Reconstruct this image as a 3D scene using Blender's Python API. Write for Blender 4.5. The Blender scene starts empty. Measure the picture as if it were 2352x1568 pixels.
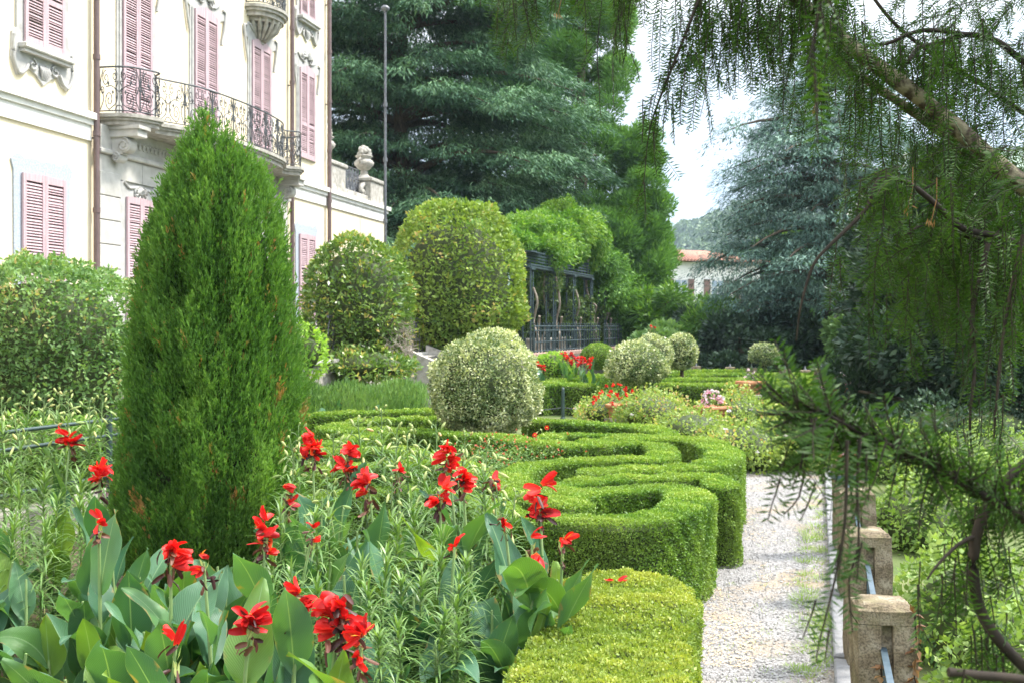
import bpy, math, random
import numpy as np
from mathutils import Vector, Matrix

R = np.random.default_rng(11)
PI = math.pi
scene = bpy.context.scene
COL = scene.collection
# camera model: eye 2.3 m above the path, level lens; picture units are 2352 x 1568
F, CX, HY, EYE = 2500.0, 1176.0, 750.0, 2.3

def P(x, y, d):
    return np.array([(x - CX) * d / F, d, EYE - (y - HY) * d / F])

def G(x, y, z=0.0):
    d = F * (EYE - z) / (y - HY)
    return P(x, y, d)

# ------------------------------------------------------------------ maths
def nrm(a):
    a = np.asarray(a, float)
    return a / np.maximum(np.linalg.norm(a, axis=-1, keepdims=True), 1e-9)

def rnd_unit(n):
    return nrm(R.normal(size=(n, 3)))

def lump(p, freq, seed, oct_=7):
    r = np.random.default_rng(seed)
    p = np.asarray(p)
    s = np.zeros(p.shape[:-1])
    for _ in range(oct_):
        k = r.normal(size=p.shape[-1]) * freq
        s += np.sin(p @ k + r.uniform(0, 6.28))
    return s / math.sqrt(oct_ / 2.0)

def spline(pts, step=0.05, closed=False):
    p = np.asarray(pts, float)
    q = np.vstack([2 * p[0] - p[1], p, 2 * p[-1] - p[-2]])
    out = []
    for i in range(1, len(q) - 2):
        a, b, c, d = q[i - 1], q[i], q[i + 1], q[i + 2]
        n = max(2, int(np.linalg.norm(c - b) / step) + 1)
        t = np.linspace(0, 1, n, endpoint=False)[:, None]
        out.append(0.5 * ((2 * b) + (-a + c) * t + (2 * a - 5 * b + 4 * c - d) * t ** 2 + (-a + 3 * b - 3 * c + d) * t ** 3))
    out.append(p[-1:])
    return np.vstack(out)

# ------------------------------------------------------------------ mesh builder
class MB:
    def __init__(s):
        s.V = []; s.L = []; s.S = []; s.M = []; s.A = []; s.U = []; s.n = 0; s.sm = []
    def add(s, v, f, var=0.5, mat=0, uv=None, smooth=False):
        v = np.asarray(v, float).reshape(-1, 3); f = np.asarray(f, np.int64)
        if len(f) == 0: return
        k = f.shape[1]
        s.V.append(v); s.L.append((f + s.n).ravel()); s.S.append(np.full(len(f), k)); s.M.append(np.full(len(f), mat))
        s.sm.append(np.full(len(f), smooth))
        s.A.append(np.broadcast_to(np.asarray(var, float), (len(v),)).copy())
        s.U.append(np.zeros((len(v), 3)) if uv is None else np.asarray(uv, float))
        s.n += len(v)
    def build(s, name, mats, parent=None):
        me = bpy.data.meshes.new(name)
        if s.n:
            V = np.vstack(s.V).astype(np.float32); L = np.concatenate(s.L).astype(np.int32); S = np.concatenate(s.S).astype(np.int32)
            me.vertices.add(len(V)); me.vertices.foreach_set('co', V.ravel())
            me.loops.add(len(L)); me.loops.foreach_set('vertex_index', L)
            me.polygons.add(len(S)); me.polygons.foreach_set('loop_start', (np.cumsum(S) - S).astype(np.int32))
            me.polygons.foreach_set('material_index', np.concatenate(s.M).astype(np.int32))
            me.polygons.foreach_set('use_smooth', np.concatenate(s.sm))
            at = me.attributes.new('var', 'FLOAT', 'POINT'); at.data.foreach_set('value', np.concatenate(s.A).astype(np.float32))
            U = np.vstack(s.U)
            if U.any():
                au = me.attributes.new('blade', 'FLOAT_VECTOR', 'POINT'); au.data.foreach_set('vector', U.astype(np.float32).ravel())
            me.update(calc_edges=True)
        if not isinstance(mats, (list, tuple)): mats = [mats]
        for m in mats: me.materials.append(m)
        o = bpy.data.objects.new(name, me); COL.objects.link(o)
        if parent is not None: o.parent = parent
        return o
    # ---- shapes
    def box(s, c, size, mat=0, var=0.5, rot=0.0, bev=0.0):
        x, y, z = np.asarray(size) / 2.0
        if bev <= 0:
            v = np.array([[-x, -y, -z], [x, -y, -z], [x, y, -z], [-x, y, -z], [-x, -y, z], [x, -y, z], [x, y, z], [-x, y, z]])
            f = [[0, 3, 2, 1], [4, 5, 6, 7], [0, 1, 5, 4], [1, 2, 6, 5], [2, 3, 7, 6], [3, 0, 4, 7]]
        else:
            b = bev
            def ring(dx, dy, zz): return [[-dx, -dy, zz], [dx, -dy, zz], [dx, dy, zz], [-dx, dy, zz]]
            v = np.array(ring(x - b, y - b, -z) + ring(x, y, -z + b) + ring(x, y, z - b) + ring(x - b, y - b, z))
            f = [[3, 2, 1, 0], [12, 13, 14, 15]]
            for r_ in range(3):
                for i in range(4):
                    j = (i + 1) % 4
                    f.append([r_ * 4 + i, r_ * 4 + j, r_ * 4 + 4 + j, r_ * 4 + 4 + i])
        if rot:
            ca, sa = math.cos(rot), math.sin(rot)
            v = v @ np.array([[ca, sa, 0], [-sa, ca, 0], [0, 0, 1]])
        s.add(v + np.asarray(c), f, var, mat)
    def tube(s, pts, rad, sides=5, mat=0, var=0.5, smooth=True, caps=True):
        p = np.asarray(pts, float); n = len(p)
        rad = np.broadcast_to(np.asarray(rad, float), (n,))
        t = np.gradient(p, axis=0); t = nrm(t)
        ref = np.array([0.0, 0, 1]) if abs(t[:, 2].mean()) < 0.8 else np.array([1.0, 0, 0])
        a = nrm(np.cross(t, ref)); b = np.cross(t, a)
        an = np.linspace(0, 2 * PI, sides, endpoint=False)
        v = p[:, None, :] + rad[:, None, None] * (np.cos(an)[None, :, None] * a[:, None, :] + np.sin(an)[None, :, None] * b[:, None, :])
        i = np.arange(n - 1)[:, None] * sides; j = np.arange(sides)[None, :]; j2 = (j + 1) % sides
        f = np.stack([i + j, i + j2, i + sides + j2, i + sides + j], -1).reshape(-1, 4)
        s.add(v, f, var, mat, smooth=smooth)
        if caps and sides > 2:
            s.add(v[0], [list(range(sides))[::-1]], var, mat); s.add(v[-1], [list(range(sides))], var, mat)
    def lathe(s, prof, seg=20, c=(0, 0, 0), mat=0, var=0.5, smooth=True, sq=None):
        pr = np.asarray(prof, float)
        if sq:
            an = np.arange(4) * PI / 2 + PI / 4; seg = 4; k = math.sqrt(2)
        else:
            an = np.linspace(0, 2 * PI, seg, endpoint=False); k = 1
        v = np.stack([pr[:, None, 0] * k * np.cos(an), pr[:, None, 0] * k * np.sin(an), np.broadcast_to(pr[:, None, 1], (len(pr), seg))], -1) + np.asarray(c)
        i = np.arange(len(pr) - 1)[:, None] * seg; j = np.arange(seg)[None, :]; j2 = (j + 1) % seg
        f = np.stack([i + j, i + j2, i + seg + j2, i + seg + j], -1).reshape(-1, 4)
        s.add(v, f, var, mat, smooth=smooth and not sq)
        s.add(v[-1], [list(range(seg))], var, mat); s.add(v[0], [list(range(seg))[::-1]], var, mat)
    def prism(s, poly, z0, z1, mat=0, var=0.5):
        p = np.asarray(poly, float); n = len(p)
        z0 = np.broadcast_to(z0, (n,)); z1 = np.broadcast_to(z1, (n,))
        v = np.vstack([np.column_stack([p, z0]), np.column_stack([p, z1])])
        s.add(v, [[i, (i + 1) % n, n + (i + 1) % n, n + i] for i in range(n)], var, mat)
        s.add(v[n:], [list(range(n))], var, mat); s.add(v[:n], [list(range(n))[::-1]], var, mat)
    def grid(s, v, mat=0, var=0.5, uv=None, smooth=True):
        h, w = v.shape[:2]
        i = np.arange(h - 1)[:, None] * w; j = np.arange(w - 1)[None, :]
        f = np.stack([i + j, i + j + 1, i + w + j + 1, i + w + j], -1).reshape(-1, 4)
        s.add(v.reshape(-1, 3), f, var, mat, uv=uv, smooth=smooth)
    def leaves(s, pos, d, side, L, W, var, mat=0, mid=0.45, fold=0.0):
        n = len(pos)
        L = np.broadcast_to(L, (n,))[:, None]; W = np.broadcast_to(W, (n,))[:, None]
        d = nrm(d); side = nrm(side - d * np.sum(side * d, -1, keepdims=True)); up = np.cross(side, d)
        m = pos + d * L * mid
        v = np.stack([pos, m + side * W / 2 + up * W * fold, pos + d * L, m - side * W / 2 + up * W * fold], 1)
        f = np.arange(n * 4).reshape(n, 4)
        s.add(v, f, np.repeat(np.broadcast_to(var, (n,)), 4), mat)
    def straps(s, pos, d, side, L, W, droop, var, seg=4, mat=0, down=(0, 0, -1.0)):
        n = len(pos); L = np.broadcast_to(L, (n,)); W = np.broadcast_to(W, (n,)); droop = np.broadcast_to(droop, (n,))
        d = nrm(d); p = pos.copy(); rows = []
        dn = np.asarray(down)
        for k in range(seg + 1):
            t = k / seg
            w = W * (0.75 + 0.5 * t if t < 0.35 else max(0.04, 1.0 - ((t - 0.35) / 0.65) ** 1.6))
            sd = nrm(side - d * np.sum(side * d, -1, keepdims=True))
            rows.append(np.stack([p - sd * w[:, None] / 2, p + sd * w[:, None] / 2], 1))
            d = nrm(d + dn * (droop / seg)[:, None]); p = p + d * (L / seg)[:, None]
        v = np.stack(rows, 1)                      # n, seg+1, 2, 3
        b = np.arange(n)[:, None] * (seg + 1) * 2 + np.arange(seg)[None, :] * 2
        f = np.stack([b, b + 1, b + 3, b + 2], -1).reshape(-1, 4)
        s.add(v, f, np.repeat(np.broadcast_to(var, (n,)), (seg + 1) * 2), mat, smooth=True)

# ------------------------------------------------------------------ object bookkeeping
def tag(o, label=None, cat=None, group=None, kind=None):
    if label: o['label'] = label
    if cat: o['category'] = cat
    if group: o['group'] = group
    if kind: o['kind'] = kind
    return o

def thing(name, label, cat, loc=(0, 0, 0), rz=0.0, group=None):
    o = bpy.data.objects.new(name, None); COL.objects.link(o)
    o.location = loc; o.rotation_euler = (0, 0, rz); o.empty_display_size = 0.2
    return tag(o, label, cat, group)

def copy_thing(root, loc, rz=0.0, scale=1.0, label=None, group=None):
    r = root.copy(); COL.objects.link(r); r.location = loc; r.rotation_euler = (0, 0, rz); r.scale = (scale,) * 3
    if label: r['label'] = label
    if group: r['group'] = group
    for ch in [o for o in bpy.data.objects if o.parent == root]:
        c = ch.copy(); COL.objects.link(c); c.parent = r
        for g in [o for o in bpy.data.objects if o.parent == ch]:
            e = g.copy(); COL.objects.link(e); e.parent = c
    return r

# ------------------------------------------------------------------ materials
def new_mat(name):
    m = bpy.data.materials.new(name); m.use_nodes = True
    nt = m.node_tree; nt.nodes.clear()
    return m, nt, nt.nodes, nt.links

def ramp(nd, stops, interp='LINEAR'):
    r = nd.new('ShaderNodeValToRGB'); e = r.color_ramp.elements
    r.color_ramp.interpolation = interp
    while len(e) < len(stops): e.new(0.5)
    for el, (p, c) in zip(e, stops): el.position = p; el.color = (*c, 1)
    return r

GAIN = 1.45
def leafmat(name, stops, trans=0.35, tint=(1.25, 1.3, 0.55), rough=0.5, spec=0.35, clump=None, interp='LINEAR', gain=None):
    m, nt, nd, lk = new_mat(name)
    at = nd.new('ShaderNodeAttribute'); at.attribute_name = 'var'
    g_ = GAIN if gain is None else gain
    stops = [(p_, tuple(min(.9, x_ * g_) for x_ in c_)) for p_, c_ in stops]
    rp = ramp(nd, stops, interp); lk.new(at.outputs['Fac'], rp.inputs['Fac'])
    col = rp.outputs['Color']
    if clump:
        sc, c2, amt = clump; c2 = tuple(x_ * g_ for x_ in c2)
        tc = nd.new('ShaderNodeTexCoord'); no = nd.new('ShaderNodeTexNoise'); no.inputs['Scale'].default_value = sc; no.inputs['Detail'].default_value = 3
        lk.new(tc.outputs['Object'], no.inputs['Vector'])
        r2 = ramp(nd, [(0.42, (0, 0, 0)), (0.62, (amt, amt, amt))]); lk.new(no.outputs['Fac'], r2.inputs['Fac'])
        mx = nd.new('ShaderNodeMix'); mx.data_type = 'RGBA'
        lk.new(r2.outputs['Color'], mx.inputs[0]); lk.new(col, mx.inputs[6]); mx.inputs[7].default_value = (*c2, 1)
        col = mx.outputs[2]
    pb = nd.new('ShaderNodeBsdfPrincipled'); pb.inputs['Roughness'].default_value = rough; pb.inputs['Specular IOR Level'].default_value = spec
    lk.new(col, pb.inputs['Base Color'])
    tr = nd.new('ShaderNodeBsdfTranslucent')
    mu = nd.new('ShaderNodeMix'); mu.data_type = 'RGBA'; mu.blend_type = 'MULTIPLY'; mu.inputs[0].default_value = 1
    lk.new(col, mu.inputs[6]); mu.inputs[7].default_value = (*tint, 1); lk.new(mu.outputs[2], tr.inputs['Color'])
    ms = nd.new('ShaderNodeMixShader'); ms.inputs[0].default_value = trans
    lk.new(pb.outputs[0], ms.inputs[1]); lk.new(tr.outputs[0], ms.inputs[2])
    out = nd.new('ShaderNodeOutputMaterial'); lk.new(ms.outputs[0], out.inputs[0])
    return m

def solid(name, c1, c2=None, scale=8.0, rough=0.7, bump=0.0, spec=0.3, metal=0.0, detail=5.0, lo=0.35, hi=0.65, stretch=None, bscale=None):
    m, nt, nd, lk = new_mat(name)
    pb = nd.new('ShaderNodeBsdfPrincipled'); pb.inputs['Roughness'].default_value = rough; pb.inputs['Specular IOR Level'].default_value = spec; pb.inputs['Metallic'].default_value = metal
    out = nd.new('ShaderNodeOutputMaterial'); lk.new(pb.outputs[0], out.inputs[0])
    pb.inputs['Base Color'].default_value = (*c1, 1)
    if c2 is not None or bump:
        tc = nd.new('ShaderNodeTexCoord'); vec = tc.outputs['Object']
        if stretch:
            mp = nd.new('ShaderNodeMapping'); mp.inputs['Scale'].default_value = stretch; lk.new(vec, mp.inputs['Vector']); vec = mp.outputs[0]
        no = nd.new('ShaderNodeTexNoise'); no.inputs['Scale'].default_value = scale; no.inputs['Detail'].default_value = detail; lk.new(vec, no.inputs['Vector'])
        if c2 is not None:
            rp = ramp(nd, [(lo, c1), (hi, c2)]); lk.new(no.outputs['Fac'], rp.inputs['Fac']); lk.new(rp.outputs['Color'], pb.inputs['Base Color'])
        if bump:
            n2 = no
            if bscale:
                n2 = nd.new('ShaderNodeTexNoise'); n2.inputs['Scale'].default_value = bscale; n2.inputs['Detail'].default_value = 6; lk.new(vec, n2.inputs['Vector'])
            bp = nd.new('ShaderNodeBump'); bp.inputs['Strength'].default_value = bump; bp.inputs['Distance'].default_value = 0.02
            lk.new(n2.outputs['Fac'], bp.inputs['Height']); lk.new(bp.outputs[0], pb.inputs['Normal'])
    return m

M = {}
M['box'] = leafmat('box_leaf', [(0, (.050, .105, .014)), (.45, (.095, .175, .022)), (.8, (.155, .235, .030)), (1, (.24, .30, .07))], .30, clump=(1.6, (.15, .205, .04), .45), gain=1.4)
M['box_core'] = solid('box_twigs', (.026, .040, .011), (.055, .070, .02), 14)
M['yellowbox'] = leafmat('young_box_leaf', [(0, (.10, .155, .022)), (.5, (.185, .245, .036)), (1, (.32, .34, .06))], .32, clump=(3.0, (.13, .195, .03), .6), gain=1.2)
M['cypress'] = leafmat('cypress_spray', [(0, (.032, .080, .016)), (.5, (.075, .165, .026)), (.93, (.135, .235, .045)), (.965, (.26, .12, .04)), (1, (.32, .17, .07))], .32, spec=.15, rough=.6, clump=(1.5, (.055, .125, .024), .6))
M['bark'] = solid('brown_bark', (.06, .042, .028), (.13, .10, .07), 12, .9, .6, stretch=(1, 1, .25))
M['yewbark'] = solid('yew_bark', (.055, .040, .027), (.20, .175, .11), 26, .85, 1.0, lo=.45, hi=.56, stretch=(1, 1, 1))
M['twig'] = solid('dark_twig', (.013, .009, .006), (.030, .021, .014), 30, .85)
M['yew'] = leafmat('yew_needle', [(0, (.018, .046, .009)), (.6, (.036, .082, .012)), (1, (.075, .13, .022))], .30, tint=(1.4, 1.6, .5), rough=.5, spec=.18, gain=1.02)
M['cedar'] = leafmat('cedar_needle', [(0, (.024, .060, .034)), (.5, (.078, .148, .076)), (1, (.19, .28, .145))], .15, tint=(1.0, 1.2, .7), rough=.6, spec=.2)
M['bluecedar'] = leafmat('blue_cedar_needle', [(0, (.038, .076, .062)), (.5, (.105, .170, .135)), (1, (.22, .305, .245))], .18, tint=(1, 1.15, .9), rough=.6, spec=.2)
M['conifer'] = leafmat('green_conifer_needle', [(0, (.035, .085, .020)), (.5, (.080, .170, .034)), (1, (.15, .26, .06))], .3, rough=.6, spec=.2)
M['wisteria'] = leafmat('wisteria_leaf', [(0, (.045, .12, .016)), (.5, (.092, .205, .026)), (1, (.20, .31, .05))], .42, gain=1.12)
M['vine'] = leafmat('climber_leaf', [(0, (.045, .085, .025)), (.5, (.085, .145, .045)), (1, (.16, .22, .08))], .30, gain=1.05)
M['laurel'] = leafmat('laurel_leaf', [(0, (.042, .090, .018)), (.5, (.085, .150, .025)), (.84, (.15, .21, .04)), (.93, (.30, .27, .04)), (1, (.34, .26, .10))], .25, rough=.32, spec=.5)
M['privet'] = leafmat('privet_leaf', [(0, (.065, .125, .022)), (.5, (.125, .20, .034)), (.88, (.205, .27, .05)), (1, (.30, .22, .07))], .32, clump=(1.2, (.17, .225, .036), .5), gain=1.35)
M['variegated'] = leafmat('variegated_leaf', [(0, (.07, .12, .04)), (.38, (.125, .18, .065)), (.55, (.27, .31, .15)), (.8, (.43, .45, .25)), (1, (.56, .56, .36))], .25, rough=.35, spec=.5, gain=1.15)
M['bush'] = leafmat('loose_shrub_leaf', [(0, (.055, .115, .036)), (.5, (.102, .178, .056)), (.93, (.17, .25, .085)), (1, (.28, .23, .10))], .33)
M['lime'] = leafmat('lime_leaf', [(0, (.10, .20, .025)), (1, (.24, .36, .06))], .42)
M['rosemary'] = leafmat('rosemary_needle', [(0, (.05, .11, .028)), (.6, (.095, .175, .045)), (1, (.17, .25, .075))], .25)
M['rose'] = leafmat('rose_leaf', [(0, (.085, .135, .032)), (.5, (.145, .205, .048)), (.88, (.24, .29, .075)), (.96, (.33, .20, .09)), (1, (.36, .25, .12))], .36)
M['dark'] = leafmat('dark_holly_leaf', [(0, (.010, .024, .012)), (.6, (.020, .042, .020)), (1, (.05, .085, .045))], .15, spec=.4)
M['bamboo'] = leafmat('bamboo_leaf', [(0, (.030, .080, .016)), (.5, (.070, .150, .024)), (1, (.16, .25, .04))], .38)
M['ground_leaf'] = leafmat('creeper_leaf', [(0, (.09, .16, .03)), (.5, (.16, .25, .05)), (1, (.28, .36, .12))], .36, gain=1.1)
M['grass'] = leafmat('grass_blade', [(0, (.09, .15, .03)), (.7, (.17, .24, .05)), (1, (.36, .30, .12))], .35)
M['lily'] = leafmat('lily_leaf', [(0, (.055, .125, .035)), (.5, (.10, .20, .05)), (1, (.20, .30, .085))], .33, rough=.4, spec=.45, gain=1.0)
M['lilybud'] = leafmat('lily_bud', [(0, (.26, .36, .12)), (.7, (.48, .52, .20)), (1, (.60, .42, .20))], .25, gain=.95)
M['straw'] = leafmat('dry_leaf', [(0, (.16, .07, .03)), (1, (.40, .24, .12))], .2, gain=.9)
M['petalred'] = leafmat('canna_petal', [(0, (.34, .010, .014)), (.4, (.68, .018, .016)), (.8, (.82, .040, .020)), (.9, (.85, .18, .02)), (1, (.9, .42, .05))], .30, tint=(1.3, .6, .6), rough=.5, gain=.95)
M['wither'] = leafmat('withered_petal', [(0, (.035, .012, .012)), (.6, (.10, .03, .022)), (1, (.25, .12, .06))], .15, gain=.8)
M['petalpink'] = leafmat('begonia_petal', [(0, (.85, .82, .82)), (.45, (.85, .62, .68)), (1, (.80, .28, .42))], .3, tint=(1, 1, 1), gain=.8)
M['salvia'] = leafmat('salvia_petal', [(0, (.60, .04, .04)), (1, (.80, .22, .14))], .3, tint=(1, .6, .6), gain=.9)
M['hillwood'] = leafmat('hill_forest', [(0, (.030, .060, .020)), (1, (.075, .115, .04))], .1)

def canna_mat():
    m, nt, nd, lk = new_mat('canna_blade')
    at = nd.new('ShaderNodeAttribute'); at.attribute_name = 'var'
    rp = ramp(nd, [(0, (.040, .115, .062)), (.45, (.078, .180, .092)), (.75, (.090, .195, .052)), (1, (.20, .31, .035))]); lk.new(at.outputs['Fac'], rp.inputs['Fac'])
    bl = nd.new('ShaderNodeAttribute'); bl.attribute_name = 'blade'
    sx = nd.new('ShaderNodeSeparateXYZ'); lk.new(bl.outputs['Vector'], sx.inputs[0])
    ab = nd.new('ShaderNodeMath'); ab.operation = 'ABSOLUTE'; lk.new(sx.outputs[0], ab.inputs[0])
    # side veins sweep from the midrib to the margin
    ml = nd.new('ShaderNodeMath'); ml.operation = 'MULTIPLY_ADD'; lk.new(ab.outputs[0], ml.inputs[0]); ml.inputs[1].default_value = -0.30; lk.new(sx.outputs[1], ml.inputs[2])
    fr = nd.new('ShaderNodeMath'); fr.operation = 'MULTIPLY'; lk.new(ml.outputs[0], fr.inputs[0]); fr.inputs[1].default_value = 190
    sn = nd.new('ShaderNodeMath'); sn.operation = 'SINE'; lk.new(fr.outputs[0], sn.inputs[0])
    vm = nd.new('ShaderNodeMapRange'); lk.new(sn.outputs[0], vm.inputs[0]); vm.inputs[1].default_value = -1; vm.inputs[2].default_value = 1; vm.inputs[3].default_value = .94; vm.inputs[4].default_value = 1.05
    v1 = nd.new('ShaderNodeMix'); v1.data_type = 'RGBA'; v1.blend_type = 'MULTIPLY'; v1.inputs[0].default_value = 1
    lk.new(rp.outputs['Color'], v1.inputs[6]); lk.new(vm.outputs[0], v1.inputs[7])
    # pale midrib and thin yellow margin
    rr = ramp(nd, [(0, (1, 1, 1)), (.02, (.55, .55, .55)), (.055, (0, 0, 0)), (.95, (0, 0, 0)), (.985, (.35, .35, .35))]); lk.new(ab.outputs[0], rr.inputs['Fac'])
    v2 = nd.new('ShaderNodeMix'); v2.data_type = 'RGBA'; lk.new(rr.outputs['Color'], v2.inputs[0]); lk.new(v1.outputs[2], v2.inputs[6]); v2.inputs[7].default_value = (.20, .32, .16, 1)
    # browned, wind-torn margins on some blades
    tc = nd.new('ShaderNodeTexCoord'); nz = nd.new('ShaderNodeTexNoise'); nz.inputs['Scale'].default_value = 7; nz.inputs['Detail'].default_value = 5; lk.new(tc.outputs['Object'], nz.inputs['Vector'])
    nm = nd.new('ShaderNodeMath'); nm.operation = 'MULTIPLY_ADD'; lk.new(ab.outputs[0], nm.inputs[0]); nm.inputs[1].default_value = .32; lk.new(nz.outputs['Fac'], nm.inputs[2])
    nr = ramp(nd, [(.88, (0, 0, 0)), (.94, (.85, .85, .85))]); lk.new(nm.outputs[0], nr.inputs['Fac'])
    v3 = nd.new('ShaderNodeMix'); v3.data_type = 'RGBA'; lk.new(nr.outputs['Color'], v3.inputs[0]); lk.new(v2.outputs[2], v3.inputs[6]); v3.inputs[7].default_value = (.26, .19, .07, 1); v2 = v3
    pb = nd.new('ShaderNodeBsdfPrincipled'); pb.inputs['Roughness'].default_value = .42; pb.inputs['Specular IOR Level'].default_value = .4
    lk.new(v2.outputs[2], pb.inputs['Base Color'])
    bp = nd.new('ShaderNodeBump'); bp.inputs['Strength'].default_value = .25; bp.inputs['Distance'].default_value = .004; lk.new(sn.outputs[0], bp.inputs['Height']); lk.new(bp.outputs[0], pb.inputs['Normal'])
    tr = nd.new('ShaderNodeBsdfTranslucent')
    mu = nd.new('ShaderNodeMix'); mu.data_type = 'RGBA'; mu.blend_type = 'MULTIPLY'; mu.inputs[0].default_value = 1
    lk.new(v2.outputs[2], mu.inputs[6]); mu.inputs[7].default_value = (1.5, 1.5, .35, 1); lk.new(mu.outputs[2], tr.inputs['Color'])
    ms = nd.new('ShaderNodeMixShader'); ms.inputs[0].default_value = .33; lk.new(pb.outputs[0], ms.inputs[1]); lk.new(tr.outputs[0], ms.inputs[2])
    out = nd.new('ShaderNodeOutputMaterial'); lk.new(ms.outputs[0], out.inputs[0])
    return m
M['canna'] = canna_mat()
M['cannastem'] = solid('canna_stem', (.15, .24, .08), (.22, .30, .12), 8, .5)
M['stem'] = solid('green_stem', (.10, .17, .05), (.17, .24, .09), 12, .6)
M['stucco'] = solid('cream_stucco', (.66, .565, .395), (.70, .61, .45), .7, .85, .15, bscale=60)
M['whitetrim'] = solid('white_trim', (.62, .60, .56), (.68, .66, .62), 3, .8, .1, bscale=30)
M['stone'] = solid('pale_stone', (.36, .345, .315), (.46, .44, .405), 4, .85, .3, bscale=40)
M['bluestone'] = solid('speckled_stone', (.25, .28, .325), (.37, .40, .445), 30, .85, .2)
M['trimstone'] = solid('grey_window_stone', (.31, .30, .285), (.41, .40, .38), 5, .85, .3, bscale=40)
M['weathered'] = solid('weathered_stone', (.24, .225, .195), (.40, .375, .335), 7, .9, .5, bscale=45)
M['shutter'] = solid('mauve_shutter', (.37, .255, .272), (.44, .325, .338), 3, .55, .1, stretch=(6, 6, .6))
M['recess'] = solid('dark_recess', (.05, .04, .04))
M['iron'] = solid('wrought_iron', (.045, .050, .055), (.09, .095, .10), 20, .5, 0, .5, .3)
M['pipe'] = solid('brown_downpipe', (.10, .065, .060), (.13, .085, .078), 5, .4, 0, .5)
M['greymetal'] = solid('grey_metal', (.085, .09, .10), (.14, .145, .155), 9, .45, 0, .5, .3)
M['pergola'] = solid('green_grey_iron', (.026, .046, .052), (.05, .078, .086), 12, .5, 0, .5, .2)
M['bluebar'] = solid('blue_grey_bar', (.045, .075, .098), (.085, .12, .145), 18, .45, 0, .5, .3)
M['darkbar'] = solid('dark_green_iron', (.018, .040, .035), (.03, .055, .05), 18, .5, 0, .5)
M['terracotta'] = solid('terracotta', (.40, .17, .085), (.50, .24, .13), 7, .8, .2)
M['rooftile'] = solid('red_roof_tile', (.27, .125, .085), (.37, .20, .145), 5, .85)
M['soil'] = solid('brown_soil', (.050, .036, .024), (.12, .085, .055), 9, .95, .8, bscale=40)

def post_mat():
    m, nt, nd, lk = new_mat('mossy_concrete')
    tc = nd.new('ShaderNodeTexCoord')
    n1 = nd.new('ShaderNodeTexNoise'); n1.inputs['Scale'].default_value = 9; n1.inputs['Detail'].default_value = 8
    n2 = nd.new('ShaderNodeTexNoise'); n2.inputs['Scale'].default_value = 90; n2.inputs['Detail'].default_value = 4
    n3 = nd.new('ShaderNodeTexNoise'); n3.inputs['Scale'].default_value = 4; n3.inputs['Detail'].default_value = 6
    for n in (n1, n2, n3): lk.new(tc.outputs['Object'], n.inputs['Vector'])
    r1 = ramp(nd, [(.3, (.105, .08, .05)), (.5, (.19, .15, .10)), (.7, (.30, .26, .19))]); lk.new(n1.outputs['Fac'], r1.inputs['Fac'])
    r2 = ramp(nd, [(.40, (.35, .35, .35)), (.55, (1, 1, 1))]); lk.new(n2.outputs['Fac'], r2.inputs['Fac'])
    mu = nd.new('ShaderNodeMix'); mu.data_type = 'RGBA'; mu.blend_type = 'MULTIPLY'; mu.inputs[0].default_value = .7
    lk.new(r1.outputs['Color'], mu.inputs[6]); lk.new(r2.outputs['Color'], mu.inputs[7])
    r3 = ramp(nd, [(.52, (0, 0, 0)), (.66, (.7, .7, .7))]); lk.new(n3.outputs['Fac'], r3.inputs['Fac'])
    mo = nd.new('ShaderNodeMix'); mo.data_type = 'RGBA'; lk.new(r3.outputs['Color'], mo.inputs[0]); lk.new(mu.outputs[2], mo.inputs[6]); mo.inputs[7].default_value = (.14, .13, .06, 1)
    pb = nd.new('ShaderNodeBsdfPrincipled'); pb.inputs['Roughness'].default_value = .9; pb.inputs['Specular IOR Level'].default_value = .2
    lk.new(mo.outputs[2], pb.inputs['Base Color'])
    bp = nd.new('ShaderNodeBump'); bp.inputs['Strength'].default_value = .7; bp.inputs['Distance'].default_value = .008; lk.new(n2.outputs['Fac'], bp.inputs['Height']); lk.new(bp.outputs[0], pb.inputs['Normal'])
    out = nd.new('ShaderNodeOutputMaterial'); lk.new(pb.outputs[0], out.inputs[0])
    return m
M['post'] = post_mat()

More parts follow.
